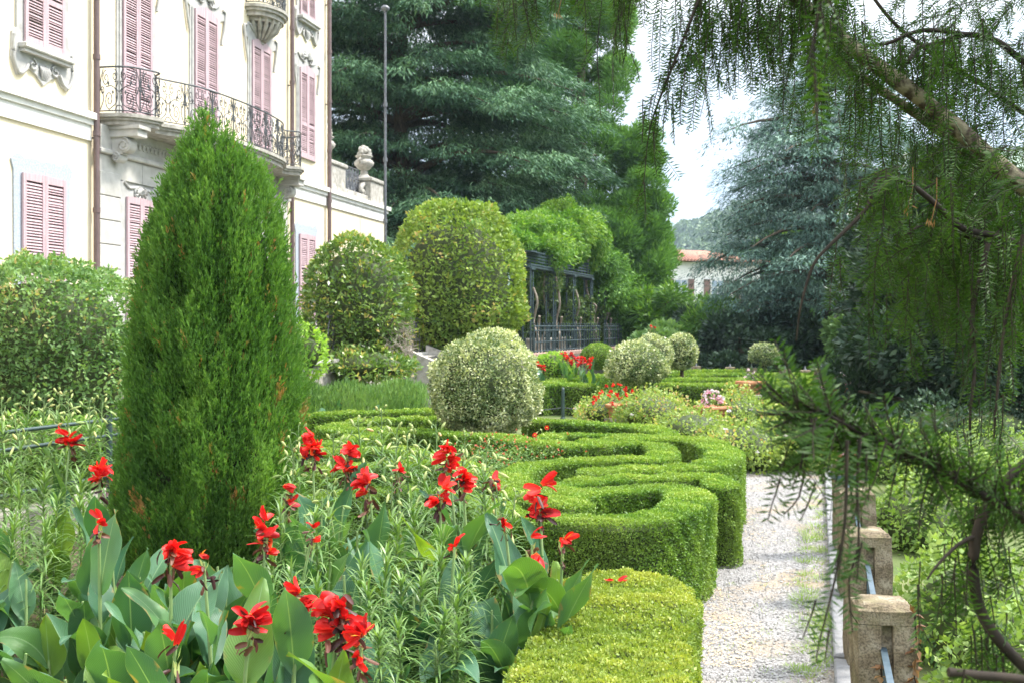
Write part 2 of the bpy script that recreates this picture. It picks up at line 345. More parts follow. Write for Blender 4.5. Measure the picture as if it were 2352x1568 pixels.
def gravel_mat():
    m, nt, nd, lk = new_mat('pale_gravel')
    tc = nd.new('ShaderNodeTexCoord')
    vo = nd.new('ShaderNodeTexVoronoi'); vo.inputs['Scale'].default_value = 55; lk.new(tc.outputs['Object'], vo.inputs['Vector'])
    r1 = ramp(nd, [(0, (.14, .131, .124)), (.35, (.205, .194, .186)), (.75, (.25, .239, .231)), (1, (.32, .308, .30))])
    sx = nd.new('ShaderNodeSeparateColor'); lk.new(vo.outputs['Color'], sx.inputs[0]); lk.new(sx.outputs[0], r1.inputs['Fac'])
    n3 = nd.new('ShaderNodeTexNoise'); n3.inputs['Scale'].default_value = 1.3; n3.inputs['Detail'].default_value = 6; lk.new(tc.outputs['Object'], n3.inputs['Vector'])
    r3 = ramp(nd, [(.50, (0, 0, 0)), (.66, (.75, .75, .75))]); lk.new(n3.outputs['Fac'], r3.inputs['Fac'])
    mo = nd.new('ShaderNodeMix'); mo.data_type = 'RGBA'; lk.new(r3.outputs['Color'], mo.inputs[0]); lk.new(r1.outputs['Color'], mo.inputs[6]); mo.inputs[7].default_value = (.27, .205, .13, 1)
    pb = nd.new('ShaderNodeBsdfPrincipled'); pb.inputs['Roughness'].default_value = .9; pb.inputs['Specular IOR Level'].default_value = .15
    lk.new(mo.outputs[2], pb.inputs['Base Color'])
    bp = nd.new('ShaderNodeBump'); bp.inputs['Strength'].default_value = .9; bp.inputs['Distance'].default_value = .012; bp.invert = True
    lk.new(vo.outputs['Distance'], bp.inputs['Height']); lk.new(bp.outputs[0], pb.inputs['Normal'])
    out = nd.new('ShaderNodeOutputMaterial'); lk.new(pb.outputs[0], out.inputs[0])
    return m
M['gravel'] = gravel_mat()
M['pebble'] = leafmat('pebble', [(0, (.33, .31, .29)), (.5, (.48, .46, .44)), (1, (.70, .68, .65))], 0.0, rough=.9, spec=.2, gain=.54)
# ================================================================== THE SETTING
def struct(name, mb, mat): return tag(mb.build(name, mat), kind='structure')

def kerb_x(Y): return 2.09 + 0.28 * (Y - 7.03)

mb = MB(); xs = np.concatenate([-np.geomspace(3000, 20, 12), np.linspace(-15, 15, 31), np.geomspace(20, 3000, 12)])
ys = np.concatenate([[-200, -60, -20], np.linspace(-10, 60, 71), np.geomspace(65, 4000, 14)])
X, Y = np.meshgrid(xs, ys); mb.grid(np.stack([X, Y, np.zeros_like(X)], -1), smooth=False)
ground_m = solid('lawn_and_earth', (.060, .095, .022), (.12, .13, .05), 1.1, .95, .5, bscale=30)
struct('ground', mb, ground_m)

mb = MB()
rows = []
for y in np.linspace(1.5, 17.6, 40):
    k = kerb_x(y); rows.append([[k - 2.3, y, .004], [k - 1.1, y, .012], [k + .02, y, .004]])
mb.grid(np.array(rows)); struct('gravel_path', mb, M['gravel'])
mb = MB()
mb.add([[-6, 15.9, .009], [2.2, 15.9, .009], [2.2, 17.4, .009], [-6, 17.4, .009]], [[0, 1, 2, 3]])
mb.add([[5.0, 6, .006], [9.5, 6, .006], [11.5, 16, .006], [6.9, 16, .006]], [[0, 1, 2, 3]])
struct('side_path', mb, M['gravel'])
mb = MB(); mb.add([[-9, 2, .006], [1.0, 2, .006], [1.35, 8.4, .006], [-.5, 12.6, .006], [-9, 13.2, .006]], [[0, 1, 2, 3, 4]])
struct('soil_bed', mb, M['soil'])
# kerb under the posts, in long worn stones
mb = MB(); y = 2.0
while y < 17:
    L = 1.2 + R.uniform(0, .5); ym = y + L / 2
    mb.box((kerb_x(ym) + .17, ym, .03), (.34, L - .012, .11 + R.uniform(0, .012)), rot=-math.atan(.28), bev=.012); y += L
struct('kerb', mb, solid('grey_kerb_stone', (.13, .13, .135), (.21, .207, .207), 6, .9, .4, bscale=70))
# loose stones and tufts on the path
def on_path(n, lo, hi, y0=4.2, y1=16.8):
    u = R.uniform(0, 1, n); y = 1 / (1 / y0 + u * (1 / y1 - 1 / y0))
    k = np.array([kerb_x(v) for v in y]); return k - R.uniform(lo, hi, n), y
n = 20000; px, py = on_path(n, -.02, 1.9)
sz = R.uniform(.004, .011, n) * (1 + (py - 5) * .06); c = np.stack([px, py, .010 + sz * .3], -1)
oc = np.array([[1, 0, 0], [0, 1, 0], [-1, 0, 0], [0, -1, 0], [0, 0, .8], [0, 0, -.8]])
an = R.uniform(0, 6.28, n); ca, sa = np.cos(an), np.sin(an)
v = oc[None] * sz[:, None, None] * R.uniform(.6, 1.4, (n, 6, 1)); v = np.stack([v[..., 0] * ca[:, None] - v[..., 1] * sa[:, None], v[..., 0] * sa[:, None] + v[..., 1] * ca[:, None], v[..., 2]], -1) + c[:, None]
ft = np.array([[0, 1, 4], [1, 2, 4], [2, 3, 4], [3, 0, 4]]); f = (ft[None] + (np.arange(n) * 6)[:, None, None]).reshape(-1, 3)
mb = MB(); mb.add(v.reshape(-1, 3), f, np.repeat(R.uniform(0, 1, n), 6)); tag(mb.build('loose_gravel', M['pebble']), kind='stuff')

def grass_tufts(mb, cx, cy, z, n, spread, h, w=.006, var=(.1, .9)):
    a = R.uniform(0, 6.28, n); r = spread * np.sqrt(R.uniform(0, 1, n))
    p = np.stack([cx + r * np.cos(a), cy + r * np.sin(a), np.full(n, z)], -1)
    d = np.stack([np.cos(a) * R.uniform(.1, .9, n), np.sin(a) * R.uniform(.1, .9, n), np.ones(n)], -1)
    mb.straps(p, d, np.stack([-np.sin(a), np.cos(a), np.zeros(n)], -1), R.uniform(.5, 1.2, n) * h, w, R.uniform(.3, 1.2, n), R.uniform(*var, n), seg=2)
mb = MB()
px, py = on_path(85, .0, .26, 4.6, 16)
for x, y in zip(px, py): grass_tufts(mb, x, y, .005, R.integers(40, 90), R.uniform(.06, .16), R.uniform(.035, .08), .005, (.1, .7))
px, py = on_path(190, .1, 1.5, 4.6, 16.5)
for x, y in zip(px, py): grass_tufts(mb, x, y, .008, R.integers(8, 22), R.uniform(.04, .14), R.uniform(.02, .045), .004, (.3, .9))
tag(mb.build('path_grass', M['grass']), kind='stuff')
# straw-brown clippings along the hedge foot
n = 7000; px, py = on_path(n, .55, 1.5, 5, 14); k = lump(np.stack([px, py], -1), 2.5, 5) > .2; px, py = px[k], py[k]; n = len(px)
a = R.uniform(0, 6.28, n)
mb = MB(); mb.leaves(np.stack([px, py, np.full(n, .022)], -1), np.stack([np.cos(a), np.sin(a), R.uniform(-.1, .2, n)], -1), np.stack([-np.sin(a), np.cos(a), R.uniform(-.2, .2, n)], -1), R.uniform(.02, .05, n), .008, R.uniform(0, 1, n))
tag(mb.build('dry_clippings', leafmat('straw_clipping', [(0, (.30, .20, .10)), (1, (.52, .40, .24))], .1)), kind='stuff')
# weeds and short grass on the soil in the near corner
mb = MB()
for _ in range(520):
    x = R.uniform(-6, 0.6); y = R.uniform(3.6, 9)
    if R.uniform() < .55: x = R.uniform(-3.2, -1.3); y = R.uniform(3.9, 6.6)
    grass_tufts(mb, x, y, .006, R.integers(14, 40), R.uniform(.05, .16), R.uniform(.05, .17), .005, (.0, .85))
tag(mb.build('bed_weeds', M['grass']), kind='stuff')

# ------------------------------------------------------------------ villa frame of reference: x outward, y along the facade, z up
TH = math.atan(574 / 2500); PD = 13.26
VO = np.array([-PD * math.cos(TH), PD * math.sin(TH), 0])
VN = np.array([math.cos(TH), -math.sin(TH), 0]); VD = np.array([math.sin(TH), math.cos(TH), 0])
def V2W(o, s, z): return VO + VN * o + VD * s + np.array([0, 0, z])
def WS(x): Z = 34014.0 / (1750 - x); return (Z - PD * math.sin(TH)) / math.cos(TH), Z
def WZ(x, y): return EYE + (HY - y) * (34014.0 / (1750 - x)) / F

# raised terrace by the house, with the pergola court as a second block
mb = MB()
e = [V2W(-3, 14.5, 0)[:2], V2W(3.45, 16.5, 0)[:2], V2W(3.45, 29.0, 0)[:2], V2W(3.45, 36.6, 0)[:2], V2W(-3, 60, 0)[:2]]
mb.prism(e, -.3, 1.47); struct('terrace', mb, M['weathered'])
mb = MB(); e = [(-1.3, 37.6), (.35, 37.6), (3.6, 47.4), (7.5, 59), (-4, 62)]
mb.prism(e, -.3, 1.36); struct('pergola_court', mb, M['weathered'])

# wooded hill beyond
mb = MB()
gx = np.linspace(-80, 420, 60); gy = np.linspace(560, 1000, 40); X, Y = np.meshgrid(gx, gy)
def hillz(X, Y):
    t = np.clip((Y - 560) / 260, 0, 1)
    prof = np.interp(X, [-80, 60, 88, 105, 120, 150, 200, 300, 420], [8, 22, 56, 63, 70, 82, 100, 130, 140])
    return prof * np.sin(t * PI / 2) * (1 - .0 * Y)
Z = hillz(X, Y) + lump(np.stack([X, Y], -1), .05, 3) * 1.5
mb.grid(np.stack([X, Y, Z - 1], -1)); mb2 = mb
n = 90000; x = R.uniform(20, 260, n); y = R.uniform(640, 900, n); z = hillz(x, y) + lump(np.stack([x, y], -1), .05, 3) * 1.5
p = np.stack([x, y, z], -1); cl = lump(p, .35, 9); p[:, 2] += 1.5 + cl * 2.0
mb.leaves(p, rnd_unit(n) + [0, 0, .3], rnd_unit(n), R.uniform(1.6, 3.2, n), 2.0, np.clip(.5 + cl * .3 + R.normal(0, .15, n), 0, 1))
tag(mb.build('hill', M['hillwood']), kind='structure')

# ================================================================== THE VILLA
villa = thing('villa', 'cream stuccoed baroque villa with mauve shutters and a long iron balcony', 'house', tuple(VO), -TH)

def ext(mb, poly, x0, x1, mat=0, var=.5):
    """extrude a (s, z) outline between two outward distances"""
    p = np.asarray(poly, float); n = len(p)
    v = np.vstack([np.column_stack([np.full(n, x0), p]), np.column_stack([np.full(n, x1), p])])
    mb.add(v, [[i, n + i, n + (i + 1) % n, (i + 1) % n] for i in range(n)], var, mat)
    mb.add(v[n:], [list(range(n))], var, mat)

def bx(mb, x0, x1, s0, s1, z0, z1, mat=0, bev=0):
    mb.box(((x0 + x1) / 2, (s0 + s1) / 2, (z0 + z1) / 2), (x1 - x0, s1 - s0, z1 - z0), mat, bev=bev)

def spiral(c, r0, a0, turns, n=26, sgn=1, shrink=.18):
    t = np.linspace(0, 1, n); r = r0 * (1 - (1 - shrink) * t); a = a0 + sgn * turns * 2 * PI * t
    return np.stack([c[0] + r * np.cos(a), c[1] + r * np.sin(a)], -1)

mb = MB()
bx(mb, -9, 0, -8, 31.9, 0, 22)
mb.build('wall', M['stucco'], villa)
mb = MB(); bx(mb, -9, -.003, 31.9, 37.3, 0, 6.05); mb.build('wing_wall', M['stucco'], villa)
mb = MB()
for s0, s1 in ((-8, 19.55), (28.85, 37.45)):
    e1 = .14 if s1 > 30 else 0
    bx(mb, -.3, .05, s0, s1 - e1, 6.05, 6.36); bx(mb, -.3, .10, s0, s1 - e1 / 2, 6.36, 6.47); bx(mb, -.3, .17, s0, s1, 6.47, 6.60)
bx(mb, -9, -.31, 31.9, 37.3, 6.05, 6.55)
mb.build('cornice', M['whitetrim'], villa)

# stone-clad portal below the balcony
mb = MB()
z = 1.5
while z < 5.2:
    bx(mb, 0, .12, 19.74, 20.46, z, z + .485, bev=.012); bx(mb, 0, .12, 28.0, 28.72, z, z + .485, bev=.012)
    bx(mb, 0, .09, 22.0, 27.98, z, z + .485, bev=.008); z += .50
for s0, s1 in ((19.74, 21.3), (21.312, 22.9), (22.912, 24.7), (24.712, 26.6), (26.612, 28.72)): bx(mb, 0, .11, s0, s1, 5.38, 5.83, bev=.008)
bx(mb, 0, .06, 20.46, 22.0, 1.5, 5.38)
bx(mb, 0, .20, 19.66, 28.8, 5.84, 5.94, bev=.02); bx(mb, 0, .14, 19.72, 28.74, 5.945, 6.43)
# frieze foliage relief
for s in np.arange(20.85, 28, .16):
    mb.tube(np.column_stack([np.full(9, .15), s + .10 * np.cos(np.linspace(0, 4.5, 9)), 6.17 + .07 * np.sin(np.linspace(0, 4.5, 9))]), .018, 4)
mb.build('portal', M['stone'], villa)

def arch(w, h, sag, n=9):
    t = np.linspace(1, -1, n); return [(w / 2 * k, h + sag * (1 - k * k)) for k in t]

def shutter_mesh(mb, w, h, sag, side):
    """one louvred leaf, hinge at the outer side; s from 0 to w (towards the middle when side=+1)"""
    def top(u):  # u across the pair from -1..1
        return h + sag * (1 - u * u)
    def su(a): return side * (1 - a / w)     # 0 at hinge -> |1|; w -> 0
    st = .085
    def strip(a0, a1, z0):
        a = np.linspace(a0, a1, 5); up = [(side * (x - w), top(su(x))) for x in a]
        lo = [(side * (a1 - w), z0), (side * (a0 - w), z0)]
        ext(mb, (up + lo) if side < 0 else (up + lo), .015, .06)
    strip(0, st, 0); strip(w - st, w, 0)
    a = np.linspace(st, w - st, 5)
    ext(mb, [(side * (x - w), top(su(x)) - .004) for x in a] + [(side * (a[-1] - w), h - .13), (side * (a[0] - w), h - .13)], .017, .056)
    bx(mb, .017, .056, *sorted((side * (st - w), side * (-st))), 0, .16)
    if h > 2.4: bx(mb, .017, .056, *sorted((side * (st - w), side * (-st))), h * .36, h * .36 + .10)
    n = int((h - .3) / .055)
    for k in range(n):
        z = .18 + k * (h - .33) / n
        if h > 2.4 and h * .36 - .03 < z < h * .36 + .10: continue
        s0, s1 = sorted((side * (st - w), side * (-st)))
        tilt = R.normal(0, .006) + (R.uniform(.012, .03) if R.uniform() < .05 else 0)
        v = [[.022, s0, z + .048], [.022, s1, z + .048], [.054, s1, z + .004 + tilt], [.054, s0, z + .004 + tilt], [.014, s0, z + .040], [.014, s1, z + .040], [.046, s1, z - .004 + tilt], [.046, s0, z - .004 + tilt]]
        mb.add(v, [[0, 1, 2, 3], [7, 6, 5, 4], [3, 2, 6, 7], [1, 0, 4, 5]])
    s0, s1 = sorted((side * (st - w), side * (-st)))
    mb.add([[.006, s0, .1], [.006, s1, .1], [.006, s1, h - .1], [.006, s0, h - .1]], [[0, 1, 2, 3]], mat=1)

_sh = {}
def shutter(w, h, sag, side, parent, s, z):
    k = (round(w, 2), round(h, 2), round(sag, 2), side)
    if k in _sh:
        o = bpy.data.objects.new('shutter', _sh[k]); COL.objects.link(o); o.parent = parent
    else:
        mb = MB(); shutter_mesh(mb, w, h, sag, side); o = mb.build('shutter', [M['shutter'], M['recess']], parent); _sh[k] = o.data
    o.location = (0, s, z)
    return o

def shell(mb, s, z, r, x=.05):
    for k in range(9):
        a = PI * (k + .5) / 9; mb.tube([[x, s + .25 * r * math.cos(a), z + .25 * r * math.sin(a)], [x + .05, s + .7 * r * math.cos(a), z + .7 * r * math.sin(a)], [x, s + r * math.cos(a), z + r * math.sin(a)]], [.03, .055, .03], 5)
    for sg in (-1, 1):
        p = spiral((s + sg * r * .9, z - .02), .15, PI / 2, 1.3, sgn=-sg); mb.tube(np.column_stack([np.full(len(p), x + .02), p]), .028, 5)

def curl(mb, pts, x=.07, rad=.03):
    p = spline(pts, .05); mb.tube(np.column_stack([np.full(len(p), x), p]), rad, 5)

def window(s, z0, h, w, style, sag=.16, mat='stone', apron=False):
    o = MB(); W2 = w / 2 + .17; H = h + z0
    if style == 'french':
        top = [(s + W2 * 1.0, H + .02), (s + W2 * 1.28, H + .10), (s + W2 * 1.33, H + .34), (s + W2 * 1.12, H + .30), (s + W2 * .95, H + .46), (s + W2 * .55, H + .40), (s + .22, H + .62), (s - .22, H + .62), (s - W2 * .55, H + .40), (s - W2 * .95, H + .46), (s - W2 * 1.12, H + .30), (s - W2 * 1.33, H + .34), (s - W2 * 1.28, H + .10), (s - W2, H + .02)]
        ext(o, [(s - W2, z0), (s + W2, z0)] + top, 0, .035)
        shell(o, s, H + .36, .26)
        for sg in (-1, 1):
            curl(o, [(s + sg * (W2 + .05), H - .55), (s + sg * (W2 + .16), H - .2), (s + sg * (W2 * 1.30), H + .1), (s + sg * (W2 * 1.33), H + .30), (s + sg * W2 * 1.15, H + .33)], .05, .035)
            curl(o, [(s + sg * W2 * .9, H + .42), (s + sg * W2 * .6, H + .28), (s + sg * .3, H + .30)], .05, .035)
            bx(o, 0, .06, *sorted((s + sg * (w / 2 + .03), s + sg * (w / 2 + .10))), z0, H)
    elif style == 'ground':
        top = [(s + W2 + .02, H + .02), (s + W2 + .09, H + .22), (s + W2 * .9, H + .36), (s + W2 * .6, H + .27), (s + .3, H + .31), (s, H + .28), (s - .3, H + .31), (s - W2 * .6, H + .27), (s - W2 * .9, H + .36), (s - W2 - .09, H + .22), (s - W2 - .02, H + .02)]
        ext(o, [(s - W2, z0 - .02), (s + W2, z0 - .02)] + top, 0, .035)
    elif style == 'portaldoor':
        ext(o, [(s - W2, z0), (s + W2, z0), (s + W2, H + .1), (s + W2 + .07, H + .28), (s + W2 * .8, H + .34), (s + W2 * .6, H + .24), (s, H + .30), (s - W2 * .6, H + .24), (s - W2 * .8, H + .34), (s - W2 - .07, H + .28), (s - W2, H + .1)], .06, .115)
        for sg in (-1, 1): curl(o, [(s + sg * W2 * .85, H + .30), (s + sg * W2 * .6, H + .20), (s + sg * .22, H + .22), (s + sg * .1, H + .12), (s + sg * .2, H + .06)], .13, .03)
        shell(o, s, H + .12, .13, .11)
    elif style == 'apron':
        ext(o, [(s + W2, z0 + .25), (s + W2, H + .1), (s - W2, H + .1), (s - W2, z0 + .25), (s - W2 - .12, z0 + .15), (s - W2 - .14, z0 - .30), (s - W2 + .02, z0 - .62), (s - W2 + .22, z0 - .55), (s - W2 * .55, z0 - .42), (s - .22, z0 - .50), (s, z0 - .66), (s + .22, z0 - .50), (s + W2 * .55, z0 - .42), (s + W2 - .22, z0 - .55), (s + W2 - .02, z0 - .62), (s + W2 + .14, z0 - .30), (s + W2 + .12, z0 + .15)], 0, .045)
        for sg in (-1, 1):
            p = spiral((s + sg * .33, z0 - .34), .12, PI / 2, 1.2, sgn=sg); o.tube(np.column_stack([np.full(len(p), .06), p]), .026, 5)
            curl(o, [(s + sg * (W2 + .08), z0 + .1), (s + sg * (W2 + .10), z0 - .3), (s + sg * (W2 - .04), z0 - .56), (s + sg * (W2 - .2), z0 - .5), (s + sg * (W2 - .3), z0 - .36)], .06, .035)
        for k in range(5): o.tube([[.05, s - .12 + .06 * k, z0 - .30], [.10, s - .12 + .06 * k, z0 - .40], [.05, s - .06 + .03 * k, z0 - .55]], [.02, .035, .015], 5)
    win = o.build('window', M[mat], villa)
    x = .115 if style == 'portaldoor' else (.045 if style == 'apron' else .036)
    for sg in (-1, 1):
        q = shutter(w / 2 - .004, h, sag, sg, win, s + 0, z0); q.location = (x - .006, s + sg * (0.004), z0)
    if apron:
        m = MB(); bx(m, 0, .22, s - w / 2 - .14, s + w / 2 + .14, z0 - .11, z0 - .005, bev=.02); bx(m, 0, .17, s - w / 2 - .10, s + w / 2 + .10, z0 - .17, z0 - .112); m.build('sill', M['stone'], win)
    return win

S1, S2, S3, S4, S5 = 18.05, 21.2, 24.2, 27.2, 30.25
window(S1, 7.5, 2.5, 1.18, 'apron', .14, 'trimstone', True)
for s in (S2, S3, S4): window(s, 6.68, 3.22, 1.14, 'french', .15, 'trimstone')
window(S5, 7.28, 2.62, 1.10, 'french', .15, 'trimstone')
window(S5, 11.42, 2.2, 1.10, 'apron', .12, 'trimstone', True)
window(S1, 2.9, 2.22, 1.28, 'ground', .02, 'bluestone')
window(S2 + .02, 1.5, 3.55, 1.16, 'portaldoor', .02, 'trimstone')
window(S5, 1.5, 3.52, 1.16, 'ground', .02, 'bluestone')
window(12.2, 2.9, 2.22, 1.28, 'ground', .02, 'bluestone')
window(12.2, 7.5, 2.5, 1.18, 'apron', .14, 'trimstone', True)

# ---- main balcony
plan = spline([(0, 19.80), (.42, 19.84), (.74, 20.02), (.96, 20.45), (.98, 20.72), (.72, 21.0), (.90, 21.45), (1.13, 22.0), (1.27, 22.9), (1.33, 24.2), (1.27, 25.5), (1.13, 26.4), (.90, 26.95), (.72, 27.40), (.98, 27.68), (.96, 27.95), (.74, 28.38), (.42, 28.56), (0, 28.6)], .08)
def inset(pl, d):
    t = nrm(np.gradient(pl, axis=0)); nn = np.stack([t[:, 1], -t[:, 0]], -1); q = pl - nn * d
    q[:, 0] = np.maximum(q[:, 0], 0); return q
mb = MB()
def slab(mb, pl, z0, z1):
    n = len(pl); v = np.vstack([np.column_stack([pl, np.full(n, z0)]), np.column_stack([pl, np.full(n, z1)]), np.column_stack([np.zeros(n), pl[:, 1], np.full(n, z0)]), np.column_stack([np.zeros(n), pl[:, 1], np.full(n, z1)])])
    i = np.arange(n - 1)
    mb.add(v, np.stack([i, i + 1, n + i + 1, n + i], -1)); mb.add(v, np.stack([n + i, n + i + 1, 3 * n + i + 1, 3 * n + i], -1)); mb.add(v, np.stack([i + 1, i, 2 * n + i, 2 * n + i + 1], -1))
slab(mb, plan, 6.585, 6.66); slab(mb, inset(plan, .05), 6.53, 6.584); slab(mb, inset(plan, .10), 6.435, 6.529)
balcony = mb.build('balcony', M['weathered'], villa)
for s in (20.22, 22.75, 25.65, 28.18):
    mb = MB(); bx(mb, .14, .78, s - .18, s + .18, 6.20, 6.432, bev=.015); bx(mb, .14, .84, s - .22, s + .22, 6.36, 6.43)
    for c, r in (((.42, 6.05), .16), ((.25, 5.80), .10)):
        a = np.linspace(0, 2 * PI, 20)[:-1]
        ring = np.array([[c[0] + r * math.cos(t), c[1] + r * math.sin(t)] for t in a])
        v = np.vstack([np.column_stack([ring[:, 0], np.full(19, s - .13), ring[:, 1]]), np.column_stack([ring[:, 0], np.full(19, s + .13), ring[:, 1]])])
        mb.add(v, [[i, (i + 1) % 19, 19 + (i + 1) % 19, 19 + i] for i in range(19)]); mb.add(v[:19], [list(range(19))]); mb.add(v[19:], [list(range(19))[::-1]])
        for sg in (-1, 1):
            p = spiral(c, r * .92, PI / 2, 1.6, sgn=-1, shrink=.2); mb.tube(np.column_stack([p[:, 0], np.full(len(p), s + sg * .135), p[:, 1]]), .022, 5)
    bx(mb, .12, .40, s - .12, s + .12, 5.86, 6.21)
    mb.build('bracket', M['stone'], balcony)

def rail_on(path, zb, zt, panels, mat, parent, name='railing', rad=.011, dens=1.0):
    mb = MB(); ln = np.concatenate([[0], np.cumsum(np.linalg.norm(np.diff(path, axis=0), axis=1))]); LT = ln[-1]; H = zt - zb
    def at(a, b): return np.column_stack([np.interp(a, ln, path[:, 0]), np.interp(a, ln, path[:, 1]), zb + b])
    full = np.column_stack([path, np.full(len(path), zt)]); mb.tube(full, .022, 5); f2 = full.copy(); f2[:, 2] = zb; mb.tube(f2, .014, 4)
    w = LT / panels
    for k in range(panels):
        a0 = k * w
        mb.tube(at(np.array([a0, a0]), np.array([0, H])), .018, 4)
        for sg in (-1, 1):
            c = a0 + w / 2
            def put(pl, r=rad):
                pl = np.asarray(pl); mb.tube(at(np.clip(c + sg * pl[:, 0] * w / 2, a0 + .01, a0 + w - .01), np.clip(pl[:, 1] * H, .01, H - .01)), r, 4, caps=False)
            put(spiral((.48, .25), .22, -PI / 2, 1.5, 22, 1)); put(spiral((.66, .74), .19, PI / 2, 1.5, 22, -1)); put(spiral((.22, .80), .14, PI / 2, 1.3, 18, 1)); put(spiral((.84, .46), .11, 0, 1.3, 16, 1))
            put(spline([(.48, .03), (.14, .18), (.10, .42), (.34, .56), (.66, .55)], .06)); put(spline([(.95, .03), (.78, .30), (.95, .62), (.80, .97)], .06))
            put(spline([(.0, .42), (.14, .52), (.05, .66), (.22, .66)], .05)); put(spline([(0, .12), (.10, .10), (.18, .02)], .05))
            for q in ((.30, .42), (.52, .62), (.12, .30)):
                mb.tube(at(np.full(3, np.clip(c + sg * q[0] * w / 2, a0, a0 + w)), np.array([q[1] * H - .05, q[1] * H, q[1] * H + .05])), [.004, .026, .004], 4)
    mb.tube(at(np.array([LT, LT]), np.array([0, H])), .018, 4)
    return mb.build(name, mat, parent)
rail_on(inset(plan, .09), 6.72, 7.62, 12, M['iron'], balcony)

# ---- small upper balcony over the fourth window
a = np.linspace(-PI / 2, PI / 2, 21)
up = np.stack([.72 * np.cos(a) ** .8, S4 + .88 * np.sin(a)], -1); up[:, 0] = np.maximum(np.nan_to_num(up[:, 0]), 0)
mb = MB(); slab(mb, up, 10.72, 10.80); slab(mb, inset(up, .05), 10.64, 10.719); slab(mb, inset(up, .12), 10.52, 10.639)
for r_, z_ in ((.46, 10.44), (.36, 10.34), (.25, 10.22), (.16, 10.08), (.10, 9.94)):
    q = np.stack([r_ * 1.15 * np.cos(a), S4 + r_ * 1.35 * np.sin(a)], -1); slab(mb, np.maximum(q, [0, 0]), z_ - .02, z_ + .10)
for k in range(9):
    t = -PI / 2 + PI * (k + .5) / 9; mb.tube([[.55 * math.cos(t), S4 + .62 * math.sin(t), 10.52], [.44 * math.cos(t), S4 + .50 * math.sin(t), 10.30], [.14 * math.cos(t), S4 + .18 * math.sin(t), 10.0]], [.05, .065, .03], 6)
b2 = mb.build('upper_balcony', M['weathered'], villa)
rail_on(inset(up, .08), 10.86, 11.7, 5, M['iron'], b2)

# ---- downpipes
for s in (19.60, 29.02, 31.78):
    mb = MB(); mb.tube([[.13, s, 1.5], [.13, s, 22]], .062, 10)
    for z in np.arange(3.1, 21, 1.55): mb.tube([[.13, s, z - .05], [.13, s, z + .05]], .078, 10)
    for z in np.arange(3.1, 21, 3.1): bx(mb, 0, .13, s - .02, s + .02, z - .1, z - .07)
    mb.tube([[.13, s, 3.30], [.13, s, 3.42]], .10, 10)
    mb.build('downpipe', M['pipe'], villa)
# ---- parapet of the wing
mb = MB()
for s0, s1, zt in ((32.2, 33.6, 7.60), (35.95, 37.25, 7.52)):
    bx(mb, -1.1, -.06, s0, s1, 6.6, zt - .14, bev=.02); bx(mb, -1.16, 0, s0 - .06, s1 + .06, zt - .139, zt, bev=.03); bx(mb, -1.13, -.03, s0 - .03, s1 + .03, 6.6, 6.78)
    c = s1 + .05 if s0 < 33 else s0 - .05; sg = 1 if s0 < 33 else -1
    p = np.vstack([spline([(c - sg * .1, 7.3), (c + sg * .22, 7.15), (c + sg * .30, 6.98)], .05), spiral((c + sg * .12, 6.9), .20, 0 if sg > 0 else PI, 1.4, 22, -sg)]); mb.tube(np.column_stack([np.full(len(p), -.3), p]), .085, 6)
bx(mb, -.9, -.15, 33.61, 35.94, 6.6, 6.86, bev=.02)
mb.build('parapet', M['weathered'], villa)
rail_on(np.array([[-.5, 33.65], [-.5, 34.8], [-.5, 35.9]]), 6.9, 7.75, 4, M['greymetal'], villa, 'parapet_railing', .018)

def urn(s, z, lab):
    t = thing('stone_urn', lab, 'urn', tuple(V2W(-.55, s, z)), -TH, 'urns on the wing parapet')
    mb = MB(); mb.lathe([(.30, 0), (.30, .08), (.20, .12), (.12, .22), (.14, .28), (.10, .31)], 16); mb.build('pedestal', M['weathered'], t)
    mb = MB(); mb.lathe([(.10, .31), (.22, .38), (.33, .50), (.36, .60), (.30, .68), (.22, .74), (.30, .80), (.32, .84), (.25, .87)], 18)
    for sg in (-1, 1):
        p = spiral((.36, .64), .11, -PI / 2, 1.2, 16, 1); mb.tube(np.column_stack([np.zeros(len(p)), sg * p[:, 0], p[:, 1]]), .04, 5)
    mb.build('bowl', M['weathered'], t)
    mb = MB()
    for k in range(26):
        u = rnd_unit(1)[0]; u[2] = abs(u[2]); c = u * [.20, .20, .26] + [0, 0, .88]; r = R.uniform(.07, .11)
        mb.lathe([(r * math.sin(q), -r * math.cos(q)) for q in np.linspace(.15, PI - .15, 6)], 8, c)
    mb.build('fruit_finial', M['weathered'], t)
urn(33.0, 7.60, 'stone fruit urn half hidden behind the last downpipe at the villa corner')
urn(36.6, 7.52, 'free standing stone fruit urn at the far end of the low wing')

# tall slim metal mast in front of the cedar
b = P(885, 800, 37.0); t = thing('metal_mast', 'tall slim grey metal mast with a flat cap at the end of the low wing', 'mast', (b[0], b[1], 1.47))
top = P(885, 22, 37.0)[2] - 1.47
mb = MB(); mb.tube([[0, 0, 0], [0, 0, top * .35], [0, 0, top]], [.055, .05, .04], 10); mb.build('pole', M['greymetal'], t)
for z in (.12, .38, .56, .72): m = MB(); m.tube([[0, 0, top * z - .07], [0, 0, top * z + .07]], .075, 10); m.build('collar', M['greymetal'], t)
mb = MB(); mb.lathe([(.04, top - .1), (.15, top), (.15, top + .06), (.08, top + .12)], 14); mb.build('cap', M['greymetal'], t)

